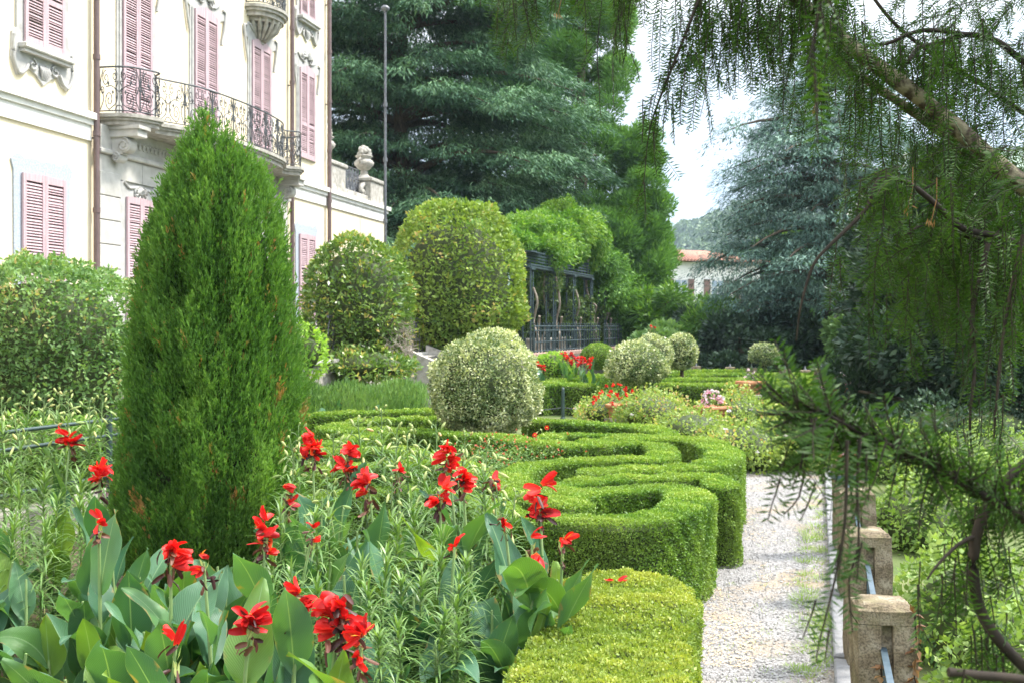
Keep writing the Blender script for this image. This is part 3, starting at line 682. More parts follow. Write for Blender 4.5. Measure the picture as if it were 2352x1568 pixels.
# terrace-edge slab and railing
tr = thing('terrace_railing', 'black iron railing with looped bars on the terrace edge behind the clipped dome', 'railing', tuple(V2W(3.3, 27, 1.47)), -TH)
mb = MB(); mb.tube([[0, -3, 1.06], [0, 9.6, 1.06]], .035, 6); mb.tube([[0, -3, .12], [0, 9.6, .12]], .018, 4); mb.build('handrail', M['iron'], tr)
mb = MB()
for s in np.arange(-3, 9.6, .32):
    mb.tube([[0, s, 0], [0, s, .60]], .013, 4); p = np.array([[0, s + .16 - .13 * math.cos(q), .60 + .38 * math.sin(q) ** .8] for q in np.linspace(.01, PI - .01, 10)]); mb.tube(p, .016, 4)
    p = spiral((s + .16, .42), .08, 0, 1.0, 12); mb.tube(np.column_stack([np.zeros(len(p)), p]), .010, 4)
mb.build('looped_bars', M['iron'], tr)
mb = MB(); mb.box((0, 0, 0), (.30, 20, .10), bev=.02); o = tag(mb.build('terrace_coping', M['stone']), kind='structure')
o.location = tuple(V2W(3.42, 26.5, 1.50)); o.rotation_euler = (0, 0, -TH)

# stone steps from the terrace down to the garden
st = thing('garden_steps', 'pale stone garden steps with sloping side walls between dome shrub and variegated ball', 'steps', tuple(V2W(3.5, 30.0, 0)), -TH)
for k in range(9):
    mb = MB(); mb.box((.16 + k * .34, 0, (1.42 - k * .158) / 2), (.36, 2.0, 1.42 - k * .158)); mb.box((.17 + k * .34, 0, 1.42 - k * .158 + .022), (.40, 2.04, .044), bev=.01); mb.build('step', M['weathered'], st)
for sg in (-1, 1):
    mb = MB(); y = sg * 1.18
    v = []
    for yy in (y - .15, y + .15): v += [[0, yy, 0], [3.4, yy, 0], [3.4, yy, .35], [0, yy, 1.75]]
    mb.add(v, [[0, 1, 2, 3], [7, 6, 5, 4], [2, 6, 7, 3], [1, 5, 6, 2], [0, 3, 7, 4]])
    mb.build('side_wall', M['weathered'], st)
# ================================================================== CLIPPED HEDGES
def leaf_size(Y, lo=.016, k=.00165, hi=.09): return np.clip(k * np.asarray(Y), lo, hi)

def hedge(label, px, h, w, mat='box', group='clipped box hedges of the scroll parterre', cover=2.6, world=None, name='box_hedge', bumps=.010):
    w = w * (.80 if world is None and h == T else 1); pts = np.array([G(x, y, h)[:2] for x, y in px]) if world is None else np.asarray(world, float)
    c = spline(pts, .06); ln = np.concatenate([[0], np.cumsum(np.linalg.norm(np.diff(c, axis=0), axis=1))]); LT = ln[-1]
    tg = nrm(np.gradient(c, axis=0)); nn = np.stack([-tg[:, 1], tg[:, 0]], -1)
    base = c[len(c) // 2]; root = thing(name, label, 'hedge', (base[0], base[1], 0), 0, group)
    def at(t, u):
        tc = np.clip(t, 0, LT); q = np.stack([np.interp(tc, ln, c[:, k]) for k in (0, 1)], -1)
        n_ = nrm(np.stack([np.interp(tc, ln, nn[:, k]) for k in (0, 1)], -1)); t_ = np.stack([n_[:, 1], -n_[:, 0]], -1)
        return q + n_ * u[:, None] + t_ * (t - tc)[:, None], n_, t_
    # leaf density follows the distance to the eye
    sg = leaf_size(np.interp(np.linspace(0, LT, 40), ln, np.hypot(c[:, 0], c[:, 1]))); wts = 1 / sg ** 2; cd = np.concatenate([[0], np.cumsum((wts[1:] + wts[:-1]) / 2)]); cd /= cd[-1]
    pick = lambda n: np.interp(R.uniform(0, 1, n), cd, np.linspace(0, LT, 40))
    per = w + 2 * h; nl = int(cover * LT * per * np.mean(wts) / .42)
    P_, N_ = [], []
    n1 = int(nl * w / per); t = pick(n1); e = R.uniform(0, 1, n1) < w / (LT + w); t = np.where(e, np.where(R.uniform(0, 1, n1) < .5, -R.uniform(0, w / 2, n1), LT + R.uniform(0, w / 2, n1)), t)
    u = R.uniform(-w / 2, w / 2, n1); ov = np.maximum(np.maximum(-t, t - LT), 0); ok = u ** 2 + ov ** 2 < (w / 2) ** 2; t, u, ov = t[ok], u[ok], ov[ok]
    xy, n_, t_ = at(t, u); edge = w / 2 - np.sqrt(u ** 2 + ov ** 2); z = h - np.clip(.05 - edge, 0, .05) ** 2 * 14
    P_.append(np.column_stack([xy, z])); N_.append(np.column_stack([n_ * (np.sign(u) * np.clip(.06 - edge, 0, .06) * 9)[:, None], np.ones(len(u))]))
    n2 = int((nl - n1) * .80); ne = int(n2 * PI * w / (2 * LT + PI * w)); n3 = n2 - ne
    t = pick(n3); sd = np.where(R.uniform(0, 1, n3) < .5, -1, 1); z = h * R.uniform(0, 1, n3) ** .8; xy, n_, t_ = at(t, sd * (w / 2 + .012 * (1 - z / h)))
    P_.append(np.column_stack([xy, z])); N_.append(np.column_stack([n_ * sd[:, None], np.full(n3, .25)]))
    a = R.uniform(-PI / 2, PI / 2, ne); en = np.where(R.uniform(0, 1, ne) < .5, -1, 1); t = np.where(en < 0, -w / 2 * np.cos(a), LT + w / 2 * np.cos(a)); xy, n_, t_ = at(t, w / 2 * np.sin(a)); z = h * R.uniform(0, 1, ne) ** .8
    P_.append(np.column_stack([xy, z])); N_.append(np.column_stack([n_ * np.sin(a)[:, None] + t_ * (en * np.cos(a))[:, None], np.full(ne, .25)]))
    p = np.vstack(P_); nv = nrm(np.vstack(N_)); n = len(p); cl = lump(p, 5, 21); cl2 = lump(p, 16, 22)
    p = p + nv * (bumps * cl + bumps * .6 * cl2 + R.normal(0, .006, n))[:, None]
    s = leaf_size(np.hypot(p[:, 0], p[:, 1])) * R.uniform(.7, 1.35, n)
    d = nrm(nv * .42 + rnd_unit(n) * .9 + [0, 0, .15]); v = np.clip(.27 + .13 * cl + .10 * cl2 + R.normal(0, .18, n) + .33 * (nv[:, 2] > .7), 0, 1)  # top leaves lighter, sides darker: young shoots plus lit-top contrast put into tint
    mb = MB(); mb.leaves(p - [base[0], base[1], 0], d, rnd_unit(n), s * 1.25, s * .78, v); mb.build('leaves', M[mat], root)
    # woody inner body
    mb = MB(); ii = .045; st = max(1, len(c) // 160); cs = c[::st]; ns = nn[::st]
    cs = np.vstack([c[0] - tg[0] * (w / 2 - .12), cs, c[-1] + tg[-1] * (w / 2 - .12)]); ns = np.vstack([nn[0], ns, nn[-1]])
    hw = np.full(len(cs), w / 2 - ii); hw[0] = hw[-1] = w / 2 - .14
    ring = lambda uu, zz: np.column_stack([cs + ns * uu[:, None], np.full(len(cs), zz)])
    g = np.stack([ring(-hw, 0), ring(-hw, h - ii - .03), ring(-hw + .05, h - ii), ring(hw - .05, h - ii), ring(hw, h - ii - .03), ring(hw, 0)], 1) - [base[0], base[1], 0]
    mb.grid(g, smooth=False); mb.add(g[0], [[0, 1, 2, 3, 4, 5]]); mb.add(g[-1], [[5, 4, 3, 2, 1, 0]])
    mb.build('inner_twigs', M['box_core'], root)
    return root

T = .78
A = lambda q: [(1177 + .3296 * x, 918.7 + .3296 * y) for x, y in q]
Bq = lambda q: [(660.3 + .2441 * x, 890 + .2441 * y) for x, y in q]
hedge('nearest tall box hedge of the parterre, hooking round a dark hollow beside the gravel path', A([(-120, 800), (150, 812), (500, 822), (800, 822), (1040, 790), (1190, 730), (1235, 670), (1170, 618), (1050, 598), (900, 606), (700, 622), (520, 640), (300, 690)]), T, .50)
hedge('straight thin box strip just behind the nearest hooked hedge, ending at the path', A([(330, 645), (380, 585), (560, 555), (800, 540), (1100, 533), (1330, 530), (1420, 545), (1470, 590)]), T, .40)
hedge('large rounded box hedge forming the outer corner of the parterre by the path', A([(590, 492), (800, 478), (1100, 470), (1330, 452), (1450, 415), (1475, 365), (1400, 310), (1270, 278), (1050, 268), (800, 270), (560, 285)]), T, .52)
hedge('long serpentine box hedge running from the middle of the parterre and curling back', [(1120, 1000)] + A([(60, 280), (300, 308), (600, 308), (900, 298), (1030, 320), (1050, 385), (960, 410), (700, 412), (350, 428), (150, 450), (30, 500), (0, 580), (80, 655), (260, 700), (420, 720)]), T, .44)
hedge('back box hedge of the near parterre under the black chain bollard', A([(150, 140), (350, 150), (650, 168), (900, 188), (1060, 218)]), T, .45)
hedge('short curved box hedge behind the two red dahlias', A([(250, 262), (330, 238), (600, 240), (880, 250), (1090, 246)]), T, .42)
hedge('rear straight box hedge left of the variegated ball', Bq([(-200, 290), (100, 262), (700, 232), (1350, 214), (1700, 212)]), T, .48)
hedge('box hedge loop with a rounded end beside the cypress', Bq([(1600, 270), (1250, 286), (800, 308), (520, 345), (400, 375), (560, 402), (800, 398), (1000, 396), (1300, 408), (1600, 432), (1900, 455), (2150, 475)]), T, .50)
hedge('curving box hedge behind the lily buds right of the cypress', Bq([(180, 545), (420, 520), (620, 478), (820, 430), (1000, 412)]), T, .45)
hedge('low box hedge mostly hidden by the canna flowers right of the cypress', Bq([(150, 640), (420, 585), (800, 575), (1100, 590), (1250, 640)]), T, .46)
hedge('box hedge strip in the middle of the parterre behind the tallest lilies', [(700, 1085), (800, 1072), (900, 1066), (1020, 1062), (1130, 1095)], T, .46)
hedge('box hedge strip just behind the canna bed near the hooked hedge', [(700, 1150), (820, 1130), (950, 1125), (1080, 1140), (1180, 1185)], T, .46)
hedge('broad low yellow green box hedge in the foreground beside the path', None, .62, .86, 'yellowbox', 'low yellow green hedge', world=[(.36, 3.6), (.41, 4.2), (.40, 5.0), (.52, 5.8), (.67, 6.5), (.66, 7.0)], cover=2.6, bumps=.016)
# second parterre far behind
FARG = 'clipped box hedges of the far parterre'
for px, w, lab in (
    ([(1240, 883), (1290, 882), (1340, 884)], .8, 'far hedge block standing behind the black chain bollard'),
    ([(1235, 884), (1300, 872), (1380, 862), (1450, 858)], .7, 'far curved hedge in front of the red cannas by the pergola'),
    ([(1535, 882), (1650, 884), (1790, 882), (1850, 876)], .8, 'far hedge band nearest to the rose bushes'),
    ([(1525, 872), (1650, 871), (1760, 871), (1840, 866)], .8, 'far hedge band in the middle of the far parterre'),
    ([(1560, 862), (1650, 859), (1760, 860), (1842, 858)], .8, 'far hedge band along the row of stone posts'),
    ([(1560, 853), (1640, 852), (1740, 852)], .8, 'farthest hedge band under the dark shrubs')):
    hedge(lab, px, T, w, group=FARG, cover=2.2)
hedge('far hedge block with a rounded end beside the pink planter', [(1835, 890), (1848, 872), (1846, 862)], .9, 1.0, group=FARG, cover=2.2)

# ================================================================== SHRUBS AND DOMES
def core_mesh(mb, c, rad, k=.86, e=2.0, zmin=-1.0, seg=20):
    th = np.linspace(max(-PI / 2, math.asin(max(-1, zmin))), PI / 2, 12); ph = np.linspace(0, 2 * PI, seg + 1)
    Tt, Pp = np.meshgrid(th, ph, indexing='ij')
    u = np.stack([np.cos(Tt) * np.cos(Pp), np.cos(Tt) * np.sin(Pp), np.sin(Tt)], -1)
    r = (np.abs(u[..., 0]) ** e + np.abs(u[..., 1]) ** e + np.abs(u[..., 2]) ** e) ** (-1 / e) if e != 2 else 1
    mb.grid(np.asarray(c) + u * (np.asarray(rad) * k) * (r[..., None] if e != 2 else 1))

def dome(name, label, cat, x, ytop, ybot, halfw, d, mat, leaf, cover=3.0, group=None, zc=.42, lumpy=.05, lfreq=2.5, depth=None, stem=None, e=2.0, holes=0.0, base=None, aspect=.55, core='box_core', outw=.55, corek=.78, thick=.12, profile=None):
    """a foliage body: picture extents at distance d give its real size"""
    top = P(x, ytop, d); bot = P(x, ybot, d); H = top[2] - bot[2]; rx = halfw * d / F; ry = depth or rx
    b0 = 0.0 if base is None else base
    root = thing(name, label, cat, (top[0], d, b0), 0, group)
    c = np.array([0, 0, bot[2] - b0 + H * zc]); ru = H * (1 - zc); rl = H * zc
    area = 4 * PI * ((rx * ry) ** .8 + 2 * ((rx * (H / 2)) ** .8)) ** 1.0 / 3; n = int(cover * 3.6 * rx * H * 2 / (leaf * leaf * aspect))
    u = rnd_unit(n); u = u[(u[:, 1] < .45) | (R.uniform(0, 1, len(u)) < .35)]; n = len(u)
    k = 1.0
    if e != 2: k = (np.abs(u[:, 0]) ** e + np.abs(u[:, 1]) ** e + np.abs(u[:, 2]) ** e) ** (-1 / e)
    rad = np.column_stack([np.full(n, rx), np.full(n, ry), np.where(u[:, 2] > 0, ru, rl)])
    p = u * rad * (k[:, None] if e != 2 else 1)
    if profile is not None:
        s_ = np.interp((p[:, 2] + rl) / H, profile[0], profile[1]); p[:, :2] *= s_[:, None]
    nv = nrm(p / rad ** 2 * rx)
    cl = lump(p + c * 3.1 + x * .01, lfreq / max(rx, .3), int(x) % 97 + 3); cl2 = lump(p + x * .01, 3.4 * lfreq / max(rx, .3), int(x) % 89 + 5)
    dep = R.uniform(0, 1, n) ** 1.6 * thick * rx
    p = p + nv * (lumpy * rx * (cl * .7 + cl2 * .5) - dep)[:, None]
    keep = np.ones(n, bool)
    if holes: keep = cl2 + .8 * cl > -2.2 + holes * 1.6
    p, nv, cl, cl2 = p[keep], nv[keep], cl[keep], cl2[keep]; n = len(p)
    d_ = nrm(nv * outw + rnd_unit(n) * .75 + [0, 0, .12]); sz = leaf * R.uniform(.65, 1.35, n)
    mb = MB(); mb.leaves(p + c, d_, rnd_unit(n), sz, sz * aspect, np.clip(.48 + .10 * cl + .10 * cl2 + R.normal(0, .22, n), 0, 1)); mb.build('leaves', M[mat], root)
    th, ph = np.meshgrid(np.linspace(-PI / 2, PI / 2, 14), np.linspace(0, 2 * PI, 25), indexing='ij'); uu = np.stack([np.cos(th) * np.cos(ph), np.cos(th) * np.sin(ph), np.sin(th)], -1)
    if e != 2: uu = uu * ((np.abs(uu) ** e).sum(-1) ** (-1 / e))[..., None]
    g = uu * np.where(uu[..., 2:] > 0, [rx, ry, ru], [rx, ry, rl]) * corek
    if profile is not None: g[..., :2] *= np.interp((g[..., 2] + rl) / H, profile[0], profile[1])[..., None]
    mb = MB(); mb.grid(g + c); mb.build('inner_twigs', M[core], root)
    if stem:
        mb = MB(); zt = c[2]; mb.tube([[0.0, 0, 0], [.04 * rx, 0, zt * .5], [0, 0, zt]], [stem * 1.2, stem, stem * .8], 8)
        for k in range(5):
            a = k * 1.3; mb.tube([[0, 0, zt * .75], [rx * .3 * math.cos(a), ry * .3 * math.sin(a), zt * .95], [rx * .6 * math.cos(a), ry * .6 * math.sin(a), zt * 1.15]], [stem * .6, stem * .4, stem * .2], 5)
        mb.build('trunk', M['bark'], root)
    return root

VG = 'variegated clipped shrubs'
dome('variegated_ball', 'big cream variegated clipped ball shrub in the middle of the parterre', 'shrub', 1114, 762, 1005, 130, 16.6, 'variegated', .042, 3.2, VG, .43, .055, 5, stem=.035, holes=.16, outw=.35)
dome('variegated_ball', 'cream variegated dome shrub in front of the other far ones, behind the red flower pot', 'shrub', 1463, 786, 884, 73, 28, 'variegated', .06, 3.0, VG, .40, .04, 4, stem=.04, outw=.35)
dome('variegated_ball', 'cream variegated dome shrub squeezed between the front dome and the ball on a stem', 'shrub', 1500, 769, 850, 47, 32, 'variegated', .065, 2.6, VG, .42, .04, 4, stem=.04, outw=.35)
dome('variegated_ball', 'cream variegated ball on a bare leaning stem left of the dark shrubs', 'shrub', 1565, 766, 848, 37, 33, 'variegated', .065, 2.8, VG, .45, .04, 4, stem=.06, outw=.35)
dome('variegated_ball', 'small cream variegated ball standing alone before the blue cedar trunk', 'shrub', 1755, 789, 836, 34, 36, 'variegated', .07, 2.8, VG, .40, .06, 3, stem=.06, outw=.35)
dome('clipped_dome', 'tall broad clipped yellow green dome beside the pergola', 'shrub', 1050, 463, 842, 152, 34, 'privet', .135, 3.2, 'tall clipped domes by the villa', .36, .05, 5, stem=.16, e=2.7, profile=([0, .12, .3, 1], [.45, .72, 1, 1]), depth=1.95, outw=.45)
dome('clipped_dome', 'rounded laurel dome with yellow leaves and a bare twiggy side before the villa corner', 'shrub', 824, 548, 862, 122, 27, 'laurel', .125, 2.7, 'tall clipped domes by the villa', .52, .06, 4, stem=.10, e=2.3, holes=.25, aspect=.42, outw=.4, base=.2, corek=.80)
dome('laurel_bush', 'low dark laurel bush under the rounded laurel dome', 'shrub', 850, 800, 882, 110, 26, 'laurel', .12, 2.6, None, .5, .09, 4, aspect=.42, base=.1)
dome('loose_shrub', 'big loose light green shrub at the left edge before the shuttered window', 'shrub', 110, 604, 1075, 205, 15.2, 'bush', .068, 3.0, None, .56, .08, 4, e=2.8, stem=.07, aspect=.52, depth=1.1, holes=.05, outw=.35)
dome('lime_shrub', 'small lime green shrub between the cypress and the laurel dome', 'shrub', 706, 752, 872, 44, 22.5, 'lime', .10, 2.0, None, .5, .16, 3, aspect=.5, stem=.03, base=.1, holes=.3, corek=.6)
dome('clipped_ball', 'smooth dark green clipped ball behind the red cannas near the pergola', 'shrub', 1373, 788, 846, 40, 35, 'box', .045, 3.2, None, .45, .02, 4)
dome('yellow_shrub', 'low bright yellow green mound left of the red cannas near the pergola', 'shrub', 1272, 809, 872, 44, 32, 'lime', .075, 2.6, None, .5, .07, 4)

# twiggy bare patch on the sunny flank of the laurel dome is a part of that dome
lr = [o for o in bpy.data.objects if o.name.startswith('clipped_dome') and 'laurel' in o['label']][0]
mb = MB()
for k in range(260):
    a = R.uniform(-.95, .1); z = R.uniform(.55, 1.9); rr = 1.28 * math.sqrt(max(.05, 1 - ((z - 1.25) / 1.9) ** 2))
    q = np.array([rr * math.cos(a), rr * math.sin(a), z + .35]); dr = nrm(np.array([math.cos(a) * .5 + R.normal(0, .5), math.sin(a) * .5 + R.normal(0, .5), R.normal(0, .4)]))
    mb.tube([q - dr * .18, q + dr * .05 + rnd_unit(1)[0] * .03, q + dr * .22], [.008, .006, .003], 3, caps=False)
mb.build('bare_twigs', solid('grey_twig', (.20, .17, .13), (.34, .29, .23), 9, .85), lr)

# rosemary bank
def bank(name, label, pts, rad, hgt, mat, n, leaf, z0=0.0):
    c = spline(pts, .1); root = thing(name, label, 'shrub', (*c[len(c) // 2][:2], 0)); b = np.array([*c[len(c) // 2][:2], 0])
    i = R.integers(0, len(c), n); a = R.uniform(0, PI, n); rr = rad * (1 + .12 * lump(c[i], 1.2, 4))
    off = np.stack([np.zeros(n), -np.cos(a) * rr, np.sin(a) * hgt * (1 + .09 * lump(np.column_stack([c[i], a]), 2.2, 8))], -1)
    p = np.column_stack([c[i], np.zeros(n)]) + off + R.normal(0, .06, (n, 3)); nv = nrm(np.stack([np.zeros(n), -np.cos(a), np.sin(a)], -1))
    cl = lump(p, 3, 5)
    mb = MB(); mb.leaves(p - b, nrm(nv * .5 + [0.15, 0, .8] + rnd_unit(n) * .45), rnd_unit(n), leaf * R.uniform(.6, 1.4, n), leaf * .16, np.clip(.5 + .2 * cl + R.normal(0, .2, n), 0, 1)); mb.build('leaves', M[mat], root)
    mb = MB(); an = np.linspace(0, PI, 9); g = np.stack([np.column_stack([c, np.zeros(len(c))]) + [0, -math.cos(q) * rad * .9, math.sin(q) * hgt * .86] for q in an], 1) - b
    mb.grid(g); mb.build('inner_twigs', M['box_core'], root)
    return root
bank('rosemary_bank', 'long mounded rosemary bank below the laurel dome', [P(650, 900, 23)[:2] + [0, 0], P(760, 900, 23.4)[:2], P(860, 900, 24)[:2], P(965, 900, 24.6)[:2]], 1.0, .80, 'rosemary', 60000, .14)
bank('rosemary_bank', 'higher rosemary tussock beside the lower edge of the cypress', [P(650, 900, 22)[:2], P(700, 900, 22.2)[:2], P(730, 900, 22.6)[:2]], .7, 1.02, 'rosemary', 16000, .15)

# ---- climbing roses massed between the parterre and the path end
RG = 'rose bushes at the end of the path'
for k, (x, yt, yb, hw, d, lab) in enumerate((
    (1395, 905, 985, 75, 23.5, 'rose bush left of the group behind the parterre, around the red flower pot'),
    (1500, 893, 1010, 88, 22, 'rose bush behind the outer corner of the parterre, left of the square planter'),
    (1590, 936, 1050, 85, 18.9, 'rose bush right in front of the square planter with pink flowers'),
    (1700, 897, 1060, 95, 20.5, 'rose bush between the square planter and the path end'),
    (1715, 960, 1100, 105, 17.7, 'lowest rose bush closing the end of the gravel path'),
    (1830, 930, 1095, 95, 17.9, 'rose bush behind the hanging yew sprays at the kerb'))):
    dome('rose_bush', lab, 'rose bush', x, yt, yb, hw, d, 'rose', .062, 2.3, RG, .5, .13, 3.2, aspect=.6, depth=1.0, holes=.32, outw=.3, corek=.72, stem=.02, thick=.35)
# white blossoms scattered in the rose bushes
for o in [o for o in bpy.data.objects if o.name.startswith('rose_bush') and o.type == 'EMPTY']:
    mb = MB(); lf = [c for c in bpy.data.objects if c.parent == o and c.name.startswith('leaves')][0]; nvt = len(lf.data.vertices) // 4
    for _ in range(7):
        q = np.array(lf.data.vertices[int(R.integers(0, nvt)) * 4].co); n = 7
        if q[1] > .2: continue
        mb.leaves(np.tile(q + [0, -.04, 0], (n, 1)), rnd_unit(n) + [0, -.5, .3], rnd_unit(n), .055, .045, R.uniform(0, .12, n))
    mb.build('blossoms', M['petalpink'], o)

# ---- light green mass below the wall, right of the posts
SG = 'leafy shrubs below the post wall'
for x, yt, yb, hw, d, lab in (
    (2110, 1095, 1330, 130, 11.5, 'leafy light green shrub behind the third post of the wall'),
    (2260, 1050, 1300, 150, 13.0, 'leafy light green shrub before the dark tree at the right edge'),
    (2060, 985, 1180, 130, 16.5, 'leafy light green shrub right of the terracotta planter on the post'),
    (2300, 985, 1110, 150, 17.5, 'leafy light green shrub far right in front of the dark holly foot'),
    (2160, 1010, 1130, 110, 15.0, 'leafy light green shrub between the planter post and the dark holly foot'),
    (2230, 1250, 1720, 175, 7.6, 'leafy pale green shrub beside the second post of the wall'),
    (2370, 1400, 1900, 190, 6.2, 'leafy pale green shrub beside the nearest post at the right edge')):
    dome('leafy_shrub', lab, 'shrub', x, yt, yb, hw, d, 'ground_leaf', .055, 2.0, SG, .5, .12, 3.5, aspect=.62, depth=.75, outw=.3, corek=.75, thick=.3)
dome('dark_bush', 'low dark bush at the foot of the broad dark holly at the right', 'shrub', 2210, 925, 1030, 190, 20.5, 'dark', .10, 2.4, None, .5, .12, 4, aspect=.45, depth=.9)
# ================================================================== CYPRESS
def cypress():
    d = 9.7; k = d / F
    ys = np.array([240, 262, 300, 350, 400, 500, 600, 700, 800, 900, 1000, 1100, 1200, 1300, 1400])
    lx = np.array([461, 452, 428, 405, 385, 357, 336, 322, 313, 303, 293, 277, 266, 272, 300])
    rx = np.array([465, 480, 520, 560, 612, 640, 655, 664, 672, 680, 684, 690, 680, 660, 620])
    zs = EYE - (ys - HY) * k; cx = ((lx + rx) / 2 - 478) * k; hw = np.maximum((rx - lx) / 2 * k - np.interp(ys, [240, 300, 420, 600], [.05, .14, .09, .02]), .012)
    zs[-1] = 0.0
    o = np.argsort(zs); zs, cx, hw = zs[o], cx[o], hw[o]
    root = thing('cypress', 'tall tapering clipped cypress with brown tips standing behind the canna bed', 'tree', (*P(478, 0, d)[:2], 0))
    N = 15000; z = np.interp(R.uniform(0, 1, N), np.cumsum(np.interp(np.linspace(.05, 4.2, 60), zs, hw)) / np.sum(np.interp(np.linspace(.05, 4.2, 60), zs, hw)), np.linspace(.05, 4.2, 60))
    a = R.uniform(-PI, PI, N); a = np.where(R.uniform(0, 1, N) < .45, -R.uniform(-.25, PI + .25, N), -PI / 2 + R.normal(0, 1.15, N))
    pz = np.stack([np.cos(a), np.sin(a), z], -1)
    # lobed surface: upright plumes separated by dark furrows
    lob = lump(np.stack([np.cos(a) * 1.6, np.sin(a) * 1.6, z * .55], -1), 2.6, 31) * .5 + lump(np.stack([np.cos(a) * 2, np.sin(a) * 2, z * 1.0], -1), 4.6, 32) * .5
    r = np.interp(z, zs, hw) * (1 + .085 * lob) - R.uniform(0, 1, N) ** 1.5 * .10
    # two burnt hollows on the face
    for hz, ha, hs in ((2.50, -1.90, .20), (1.62, -1.65, .15), (1.95, -2.2, .12), (.9, -1.9, .16)):
        dd = np.hypot((a - ha) * .7, z - hz); r = r - .24 * np.exp(-(dd / hs) ** 2)
    base = np.stack([np.interp(z, zs, cx) + r * np.cos(a), r * np.sin(a), z], -1); out = np.stack([np.cos(a), np.sin(a), np.zeros(N)], -1)
    M_ = 20; i = np.repeat(np.arange(N), M_); n = len(i)
    t = R.uniform(0, 1, n); axis = nrm(out[i] * .42 + [0, 0, 1] + R.normal(0, .16, (N, 3))[i]); pl = R.uniform(.09, .21, N)[i]
    p = base[i] + axis * (t * pl)[:, None] + R.normal(0, 1, (n, 3)) * (.016 * (1.15 - t))[:, None]; dd = nrm(axis + rnd_unit(n) * .42)
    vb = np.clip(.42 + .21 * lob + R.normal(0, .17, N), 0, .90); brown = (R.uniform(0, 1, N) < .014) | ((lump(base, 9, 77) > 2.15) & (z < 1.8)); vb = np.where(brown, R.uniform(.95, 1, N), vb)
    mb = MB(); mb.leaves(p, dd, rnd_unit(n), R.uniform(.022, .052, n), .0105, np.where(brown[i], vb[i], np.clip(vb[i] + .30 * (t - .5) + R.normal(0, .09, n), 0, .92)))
    # loose shoots breaking the top
    for sx, sz, nn in ((-.055, 4.10, 22), (.0, 3.92, 26), (.20, 3.72, 20), (.47, 3.72, 30), (-.16, 3.8, 16), (.33, 3.55, 18)):
        for _ in range(nn):
            b = np.array([sx + R.normal(0, .05), R.normal(0, .06), sz - R.uniform(.15, .5)]); q = 26; t = R.uniform(0, 1, q)
            p = b + np.outer(t, [R.normal(0, .03), R.normal(0, .03), R.uniform(.16, .32)]); mb.leaves(p, [0, 0, 1] + rnd_unit(q) * .5, rnd_unit(q), R.uniform(.02, .045, q), .0075, np.clip(R.normal(.55, .15, q), 0, .9))
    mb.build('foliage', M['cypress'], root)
    mb = MB(); zc = np.linspace(0, 3.95, 30); an = np.linspace(0, 2 * PI, 25)
    g = np.array([[[np.interp(q, zs, cx) + max(.01, np.interp(q, zs, hw) * .95 - .11) * math.cos(t), max(.01, np.interp(q, zs, hw) * .95 - .11) * math.sin(t), q] for t in an] for q in zc])
    hz = np.zeros(g.shape[:2])
    for h_, ha, hs in ((2.50, -1.90, .20), (1.62, -1.65, .15), (1.95, -2.2, .12), (.9, -1.9, .16)):
        aa = np.where(an > PI, an - 2 * PI, an); hz += np.exp(-(np.hypot((aa[None, :] - ha) * .7, zc[:, None] - h_) / hs) ** 2)
    g[..., :2] *= (1 - .30 * np.clip(hz, 0, 1))[..., None]
    mb.grid(g); mb.build('inner_twigs', solid('cypress_inner', (.010, .020, .006), (.030, .034, .012), 20, .95), root)
    mb = MB()
    for k2 in range(11):
        x0 = R.uniform(.12, .36); z0 = R.uniform(3.5, 3.75); mb.tube([[x0, -.1, z0 - .3], [x0 + R.normal(0, .03), -.12, z0], [x0 + R.normal(0, .06), -.12, z0 + R.uniform(.05, .22)]], [.014, .011, .008], 5)
    mb.build('cut_stubs', M['bark'], root)
    mb = MB(); mb.tube([[0, 0, 0], [0, 0, 2], [0, 0, 3.6]], [.10, .06, .02], 8); mb.build('trunk', M['bark'], root)
cypress()
# ================================================================== BACKGROUND TREES
def limb(a, b, sag, n=7):
    t = np.linspace(0, 1, n)[:, None]; p = a + (b - a) * t; p[:, 2] += (sag * 4 * t * (1 - t))[:, 0]; return p

